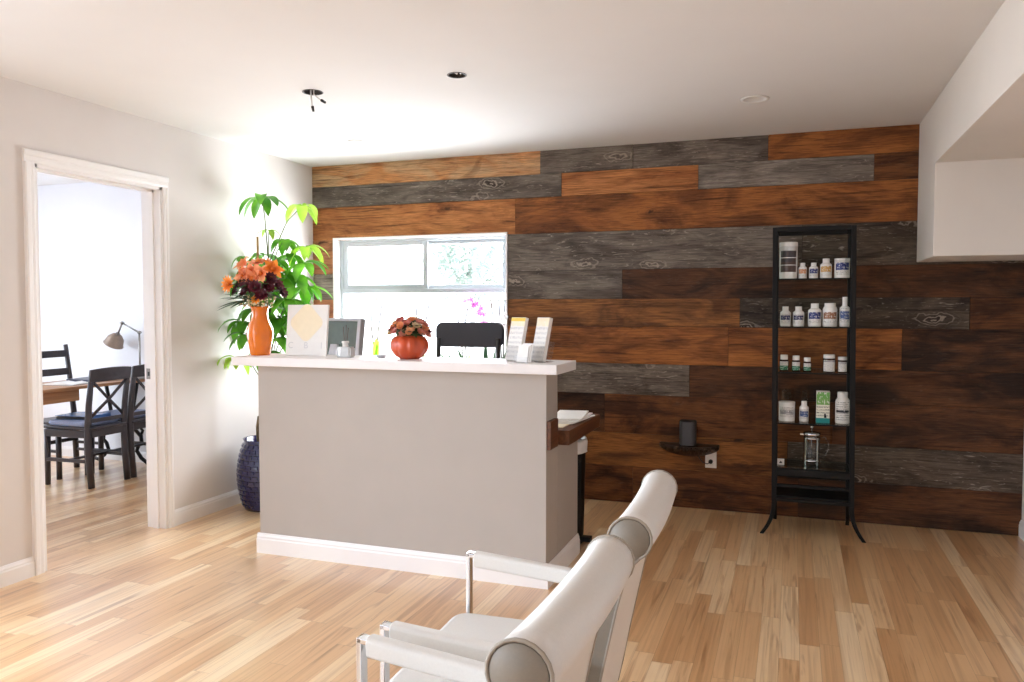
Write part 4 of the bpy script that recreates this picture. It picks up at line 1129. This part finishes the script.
# ================================================================== WHITE ARMCHAIRS
def armchair(label, loc, rz):
    t = thing('armchair', label, 'armchair', loc, rz, 'white leather armchairs')
    # back: a section (roll on top, leaning panel below) swept along y with a slight bow
    rc, zc, r = .256, .896, .0445
    sec = []
    for k in range(17):
        a = R(-62) + R(285)*k/16    # from lower rear round the top to the lower front
        sec.append((rc+r*math.cos(a), zc+r*math.sin(a)))
    # front face down to the seat, then back up behind
    front = [(.178, .80), (.158, .70), (.145, .60), (.128, .50), (.110, .42), (.100, .36)]
    rear = [(.150, .36), (.163, .42), (.182, .52), (.205, .63), (.228, .74), (.252, .83)]
    sec = sec + front + rear
    W_ = .480; n = 12; rings = []
    bm = NB()
    for k in range(n+1):
        u = -1+2*k/n
        bow = .008*(1-u*u)
        rings.append([bm.verts.new((x+bow, u*W_/2, z)) for x, z in sec])
    m_ = len(sec)
    for a, b in zip(rings, rings[1:]):
        for j in range(m_): f = bm.faces.new((a[j], a[(j+1) % m_], b[(j+1) % m_], b[j])); f.smooth = True
    bk = None
    for ring, s in ((rings[0], -1), (rings[-1], 1)):
        c = bm.verts.new(V((rc, s*(W_/2+.004), zc)))
        # end faces: fan on the roll, strip on the panel
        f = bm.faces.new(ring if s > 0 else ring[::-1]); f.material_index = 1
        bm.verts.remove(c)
    bk = obj('backrest', bm, ['leather', 'leather_shaded'], t)
    for s in (-1, 1):
        bm = NB()
        loop = [V((x, s*(W_/2+.0005), z)) for x, z in sec]
        tube(bm, loop+[loop[0]], .0030, 6); obj('piping', bm, 'piping', bk)
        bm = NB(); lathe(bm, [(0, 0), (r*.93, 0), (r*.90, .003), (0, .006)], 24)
        bmesh.ops.rotate(bm, cent=(0, 0, 0), matrix=Mx.Rotation(-s*PI/2, 3, 'X'), verts=bm.verts[:]); bmesh.ops.translate(bm, verts=bm.verts[:], vec=(rc, s*W_/2, zc)); obj('end_cap', bm, 'leather_shaded', bk)
    # seat cushion
    bm = NB(); pts = [V((x, z, .365)) for x, z in [(a-.10, b-.247) for a, b in rrect(.44, .494, .05)]]
    prism(bm, pts, (0, 0, .132)); obj('seat', bm, 'leather', t, bevel=.022, seg=4)
    bm = NB(); box(bm, -.29, .09, -.225, .225, .335, .366); obj('seat_base', bm, 'plastic_k', t)
    for s in (-1, 1):
        ya = s*.265
        # chrome flat-bar loop: front post, arm, rear drop, floor runner
        bm = NB()
        w, th = .026, .012
        def seg(p0, p1, up): bar(bm, (p0[0], ya, p0[1]), (p1[0], ya, p1[1]), w if up == 'y' else w, th, (1, 0, 0) if abs(p1[1]-p0[1]) > abs(p1[0]-p0[0]) else (0, 0, 1))
        seg((-.287, 0.006), (-.287, .662), 'y'); seg((-.293, .656), (.165, .622), 'y'); seg((-.293, .006), (.09, .006), 'y'); seg((.086, .006), (.120, .46), 'y')
        obj('arm_frame', bm, 'chrome', t, bevel=.002)
        bm = NB(); pts = [V((-.268, ya+x, .622+z)) for x, z in rrect(.037, .044, .011, 3)]; prism(bm, pts, (.365, 0, -.029)); obj('arm_pad', bm, 'leather', t, bevel=.003)
    bm = NB(); bar(bm, (-.02, -.262, .345), (-.02, .262, .345), .03, .012); bar(bm, (.20, -.262, .345), (.20, .262, .345), .03, .012); obj('cross_rail', bm, 'chrome', t, bevel=.002)
    return t
a0 = armchair('white leather armchair nearest the camera, with rolled back seen end-on', (-.571, 1.16, 0), R(-1))
a1 = dup(a0, (-.571, 1.795, 0), R(2), 'second white leather armchair, next to the reception desk')
a1.scale.z = .991

# ================================================================== OFFICE BEHIND THE DOORWAY
# long wooden table with black end legs
TX0, TX1, TY0, TY1 = -5.74, -5.20, 3.55, 5.27
t = thing('office_table', 'long brown wooden table with deep apron in the office', 'table', ((TX0+TX1)/2, (TY0+TY1)/2, 0))
ax_, ay_ = t.location.x, t.location.y
bm = NB(); box(bm, TX0-ax_, TX1-ax_, TY0-ay_, TY1-ay_, .725, .75); obj('table_top', bm, 'oak', t, bevel=.003)
bm = NB(); box(bm, TX0+.06-ax_, TX1-.06-ax_, TY0+.06-ay_, 4.60-ay_, .63, .725); obj('apron', bm, 'oak', t, bevel=.003)
for lx in (TX0+.10, TX1-.10):
    bm = NB(); bar(bm, (lx-ax_, TY0+.1-ay_, 0), (lx-ax_, TY0+.1-ay_, .63), .05, .05, (0, 1, 0)); obj('leg', bm, 'blackwood', t, bevel=.002)
# cast-iron end frame with scrolled feet
bm = NB()
for lx, s in ((-5.66, -1), (-5.30, 1)):
    x = lx-ax_; y = 5.215-ay_
    tube(bm, [(x, y, .725), (x-s*.04, y, .55), (x-s*.07, y, .40), (x-s*.03, y, .30), (x+s*.03, y, .25), (x+s*.035, y, .20), (x-s*.0, y, .17), (x-s*.02, y, .12), (x+s*.03, y, .06), (x+s*.10, y, .02), (x+s*.14, y, .03)], .016, 8)
    tube(bm, [(x-s*.05, y, .30), (x+s*.02, y, .33), (x+s*.05, y, .30), (x+s*.03, y, .26)], .012, 8)
tube(bm, [(-5.70-ax_, 5.215-ay_, .33), (-5.26-ax_, 5.215-ay_, .33)], .012, 8)
tube(bm, [(-5.70-ax_, 5.215-ay_, .715), (-5.26-ax_, 5.215-ay_, .715)], .012, 8)
obj('iron_legs', bm, 'iron', t)
TT = .7503
t = thing('laptop', 'closed dark laptop lying on the wooden table', 'laptop', (-5.50, 4.93, TT), R(4))
bm = NB(); box(bm, -.15, .15, -.11, .11, .0, .010); obj('laptop_base', bm, 'laptop', t, bevel=.002)
bm = NB(); box(bm, -.15, .15, -.11, .11, .0105, .018); obj('laptop_lid', bm, 'laptop', t, bevel=.002)
t = thing('open_notebook', 'white open notebook on the table in front of the laptop', 'notebook', (-5.42, 4.62, TT), R(10))
bm = NB()
for s in (-1, 1):
    pts = [(0, 0, 0), (s*.13, 0, 0), (s*.13, 0, .008), (s*.06, 0, .020), (0, 0, .012)]
    prism(bm, [V(p)+V((0, -.10, 0)) for p in pts], (0, .2, 0))
obj('pages', bm, 'paper', t)
bm = NB(); box(bm, -.134, .134, -.104, .104, -.0002, .0016); obj('cover', bm, 'laptop', t)

# desk lamp
t = thing('desk_lamp', 'bronze jointed desk lamp with domed shade at far end of the table', 'lamp', (-5.245, 5.195, TT))
bm = NB(); lathe(bm, [(0, 0), (.065, 0), (.065, .012), (.02, .02), (.012, .03), (0, .03)], 24); obj('base', bm, 'steel', t)
bm = NB(); tube(bm, [(0, 0, .02), (0, 0, .40)], .008, 10); obj('post', bm, 'steel', t)
bm = NB(); tube(bm, [(0, 0, .395), (-.188, 0, .475)], .007, 10); obj('arm', bm, 'steel', t)
for x, z in ((0, .395), (-.188, .475)):
    bm = NB(); ball(bm, (x, 0, z), .016, n=10); tube(bm, [(x, -.02, z), (x, .02, z)], .008, 8); obj('joint', bm, 'steel', t)
dd = V((-.50, 0, -.86)); p0 = V((-.188, 0, .475)); p1 = p0+V((-.045, 0, -.085))
bm = NB(); tube(bm, [p0, p1], .008, 8); tube(bm, [p1-dd*.0, p1+dd*.03], [.016, .020], 12); obj('neck', bm, 'steel', t)
bm = NB(); lathe(bm, [(.018, 0), (.04, -.012), (.066, -.045), (.078, -.10), (.084, -.105)], 28)
q = V((0, 0, -1)).rotation_difference(dd).to_matrix()
bmesh.ops.rotate(bm, cent=(0, 0, 0), matrix=q, verts=bm.verts[:]); bmesh.ops.translate(bm, verts=bm.verts[:], vec=p1+dd*.012)
obj('lamp_shade', bm, M('bronze_shade', (150, 132, 118), .35, .85, var=.12, scale=25), t, solid=.002)
t = thing('cloth_bundle', 'small crumpled blue cloth on the table by the lamp foot', 'cloth', (-5.37, 5.08, TT))
bm = NB(); ball(bm, (0, 0, .014), .05, (1.1, .8, .28), n=14)
for v in bm.verts: v.co += V((0, 0, .006*math.sin(v.co.x*120)*math.cos(v.co.y*90)+.006)); v.co.z = max(0, v.co.z)
obj('cloth_body', bm, 'fabric_b', t)

# X-back chairs (local: faces -x, back at +x)
def xchair(label, loc, rz):
    t = thing('dining_chair', label, 'chair', loc, rz, 'black cross-back chairs at the table')
    hw = .168; sz = .455
    for s in (-1, 1):
        bm = NB()
        tube(bm, [(.225, s*hw, 0), (.205, s*hw, .22), (.20, s*hw, .44), (.215, s*hw, .62), (.255, s*hw, .885)], [.021, .022, .022, .020, .017], 8, flat=(1.25, .95)); obj('back_post', bm, 'blackwood', t)
        bm = NB(); tube(bm, [(-.205, s*(hw+.01), 0), (-.20, s*(hw+.01), .43)], [.017, .022], 8, flat=(1.1, 1.1)); obj('leg', bm, 'blackwood', t)
        bm = NB(); bar(bm, (.20, s*hw, .405), (-.20, s*(hw+.02), .405), .022, .055); obj('seat_rail', bm, 'blackwood', t, bevel=.002)
        bm = NB(); bar(bm, (.205, s*hw, .20), (-.20, s*(hw+.02), .20), .018, .026); obj('stretcher', bm, 'blackwood', t, bevel=.002)
    bm = NB(); bar(bm, (.2, -hw, .405), (.2, hw, .405), .022, .055); obj('seat_rail', bm, 'blackwood', t, bevel=.002)
    bm = NB(); bar(bm, (-.2, -hw-.02, .405), (-.2, hw+.02, .405), .022, .055); obj('seat_rail', bm, 'blackwood', t, bevel=.002)
    bm = NB(); bar(bm, (.0, -hw-.01, .20), (.0, hw+.01, .20), .026, .018); obj('stretcher', bm, 'blackwood', t, bevel=.002)
    bm = NB(); prism(bm, [(.235, -hw-.005, .435), (.235, hw+.005, .435), (-.235, hw+.02, .435), (-.235, -hw-.02, .435)], (0, 0, .022)); obj('seat', bm, 'blackwood', t, bevel=.006)
    # top rail, slightly bowed
    bm = NB(); n = 8; prev = None
    for k in range(n+1):
        u = -1+2*k/n; b_ = .028*(1-u*u); y = u*(hw+.022)
        q = [bm.verts.new((.247+b_-.010, y, .805)), bm.verts.new((.247+b_+.010, y, .805)), bm.verts.new((.262+b_+.010, y, .895+.012*(1-u*u))), bm.verts.new((.262+b_-.010, y, .895+.012*(1-u*u)))]
        if prev:
            for j in range(4): bm.faces.new((prev[j], prev[(j+1) % 4], q[(j+1) % 4], q[j]))
        else: bm.faces.new(q)
        prev = q
    bm.faces.new(prev[::-1]); obj('top_rail', bm, 'blackwood', t, bevel=.004)
    for s in (-1, 1):
        bm = NB(); tube(bm, [(.206, -s*hw, .515), (.232+.010*s, 0, .665), (.250, s*hw, .815)], .010, 8, flat=(.8, 1.3)); obj('cross_slat', bm, 'blackwood', t)
    bm = NB(); bar(bm, (.208, -hw, .505), (.208, hw, .505), .016, .030); obj('lower_rail', bm, 'blackwood', t, bevel=.002)
    return t
c1 = xchair('black cross-back chair with blue cushion and folder on its seat', (-5.165, 4.575, 0), 0)
c2 = dup(c1, (-5.175, 4.985, 0), 0, 'black cross-back chair partly hidden by the door jamb')
def cushion(label, x, y):
    t = thing('seat_cushion', label, 'cushion', (x, y, .4577), 0, 'blue cushions on the black chairs')
    bm = NB(); pts = [V((a, b-.1725, 0)) for a, b in rrect(.38, .345, .05)]; prism(bm, pts, (0, 0, .038)); obj('pad', bm, 'fabric_b', t, bevel=.014, seg=3)
    bm = NB(); loop = [V((a*1.0, (b-.1725)*1.0, .019)) for a, b in rrect(.384, .349, .05)]; tube(bm, loop+[loop[0]], .004, 6); obj('piping', bm, 'fabric_b', t)
cushion('blue fabric cushion under the blue folder on the first chair', -5.19, 4.575)
cushion('blue fabric cushion on the chair half hidden by the jamb', -5.21, 4.985)
t = thing('folder', 'shiny blue ring folder lying on the cushioned chair', 'folder', (-5.22, 4.595, .4967), R(8))
bm = NB(); box(bm, -.15, .15, -.12, .12, 0, .002); box(bm, -.15, .15, -.12, .12, .026, .029); box(bm, .147, .15, -.12, .12, .002, .026); obj('cover', bm, 'folder', t, bevel=.0008)
bm = NB(); box(bm, -.145, .14, -.112, .112, .0025, .020); obj('pages', bm, 'plastic_k', t)

# ladder-back chair across the table (faces +x)
t = thing('ladder_chair', 'black ladder-back chair on the far side of the wooden table', 'chair', (-5.60, 4.76, 0), R(0))
hw = .20
for s in (-1, 1):
    bm = NB(); tube(bm, [(-.12, s*hw, 0), (-.135, s*hw, .44), (-.165, s*hw, .70), (-.215, s*hw, 1.045)], [.021, .021, .019, .016], 8, flat=(1.1, 1.1)); obj('back_post', bm, 'blackwood', t)
    bm = NB(); tube(bm, [(.155, s*hw, 0), (.155, s*hw, .44)], .019, 8, flat=(1.1, 1.1)); obj('leg', bm, 'blackwood', t)
    for z in (.16, .22): 
        bm = NB(); bar(bm, (-.125, s*hw, z), (.155, s*hw, z), .018, .022); obj('stretcher', bm, 'blackwood', t, bevel=.002)
bm = NB(); prism(bm, [(-.155, -hw-.01, .43), (-.155, hw+.01, .43), (.175, hw+.01, .43), (.175, -hw-.01, .43)], (0, 0, .025)); obj('seat', bm, 'blackwood', t, bevel=.005)
for z, x in ((.97, -.204), (.82, -.182), (.67, -.162)):
    bm = NB(); bar(bm, (x, -hw, z), (x, hw, z), .018, .058, (-.1, 0, 1)); obj('back_slat', bm, 'blackwood', t, bevel=.003)
bm = NB(); bar(bm, (-.122, -hw, .25), (-.122, hw, .25), .018, .03); obj('stretcher', bm, 'blackwood', t, bevel=.002)

# ================================================================== LIGHT AND CAMERA
SKY_0, SKY_N, SKY_W = 1.4, 0.4, 3.4
w = bpy.data.worlds.new('overcast_sky'); sc.world = w; w.use_nodes = True
nt = w.node_tree; nt.nodes.clear()
wo = nt.nodes.new('ShaderNodeOutputWorld'); bg = nt.nodes.new('ShaderNodeBackground')
tc = nd(nt, 'ShaderNodeTexCoord'); sx = nd(nt, 'ShaderNodeSeparateXYZ'); nt.links.new(tc.outputs['Generated'], sx.inputs[0])
nt.links.new(ramp(nt, sx.outputs[2], [(0.0, (.77, .87, 1.0)), (.6, (.74, .85, 1.0))]), bg.inputs[0])
# the sky is brightest on the far (window) side and toward the office windows
day = math_n(nt, 'ADD', math_n(nt, 'MULTIPLY', math_n(nt, 'SMOOTH_MAX', sx.outputs[1], 0.0, 0.2), SKY_N), math_n(nt, 'MULTIPLY', math_n(nt, 'SMOOTH_MAX', math_n(nt, 'MULTIPLY', sx.outputs[0], -1.0), 0.0, 0.2), SKY_W))
nt.links.new(math_n(nt, 'ADD', day, SKY_0), bg.inputs[1])
nt.links.new(bg.outputs[0], wo.inputs[0])

def portal(name, loc, rot, sx, sy):
    l = bpy.data.lights.new(name, 'AREA'); l.shape = 'RECTANGLE'; l.size = sx; l.size_y = sy; l.cycles.is_portal = True
    o = bpy.data.objects.new(name, l); COL.objects.link(o); o.location = loc; o.rotation_euler = rot
portal('window_portal', ((WX0+WX1)/2, YB+.17, (WZ0+WZ1)/2), (-PI/2, 0, 0), WX1-WX0, WZ1-WZ0)
portal('street_portal', ((RX0+RX1)/2, YR-.15, (RZ0+RZ1)/2), (PI/2, 0, 0), RX1-RX0, RZ1-RZ0)
portal('side_portal', (XL-WT-.01, (SY_0+SY_1)/2, (SZ_0+SZ_1)/2), (PI/2, 0, -PI/2), SY_1-SY_0, SZ_1-SZ_0)
portal('office_portal', (-7.11, (QY0+QY1)/2, (QZ0+QZ1)/2), (PI/2, 0, -PI/2), QY1-QY0, QZ1-QZ0)

l = bpy.data.lights.new('window_daylight', 'AREA'); l.shape = 'RECTANGLE'; l.size = WX1-WX0-.1; l.size_y = WZ1-WZ0-.08; l.energy = 40; l.color = (.93, .96, 1)
o = bpy.data.objects.new('window_daylight', l); COL.objects.link(o); o.location = ((WX0+WX1)/2, YB+.145, (WZ0+WZ1)/2); o.rotation_euler = (-PI/2, 0, 0)
l = bpy.data.lights.new('sun', 'SUN'); l.energy = 6; l.angle = R(1.2); l.color = (1, 1, 1)
o = bpy.data.objects.new('sun', l); COL.objects.link(o); o.rotation_euler = V((0, -.42, -.907)).to_track_quat('-Z', 'Y').to_euler()

cam = bpy.data.cameras.new('camera'); co = bpy.data.objects.new('camera', cam); COL.objects.link(co)
co.location = (0, 0, 1.36); co.rotation_euler = (PI/2-.04304, 0, .34496)
cam.sensor_width = 36; cam.lens = 781.3/1024*36; cam.clip_start = .05
sc.camera = co

vs = sc.view_settings
sc.display_settings.display_device = 'sRGB'
vs.view_transform = 'Standard'; vs.look = 'None'; vs.gamma = 1; vs.use_curve_mapping = False
vs.exposure = 1.25
sc.cycles.max_bounces = 10; sc.cycles.diffuse_bounces = 6; sc.cycles.transparent_max_bounces = 16
sc.cycles.caustics_reflective = False; sc.cycles.caustics_refractive = False
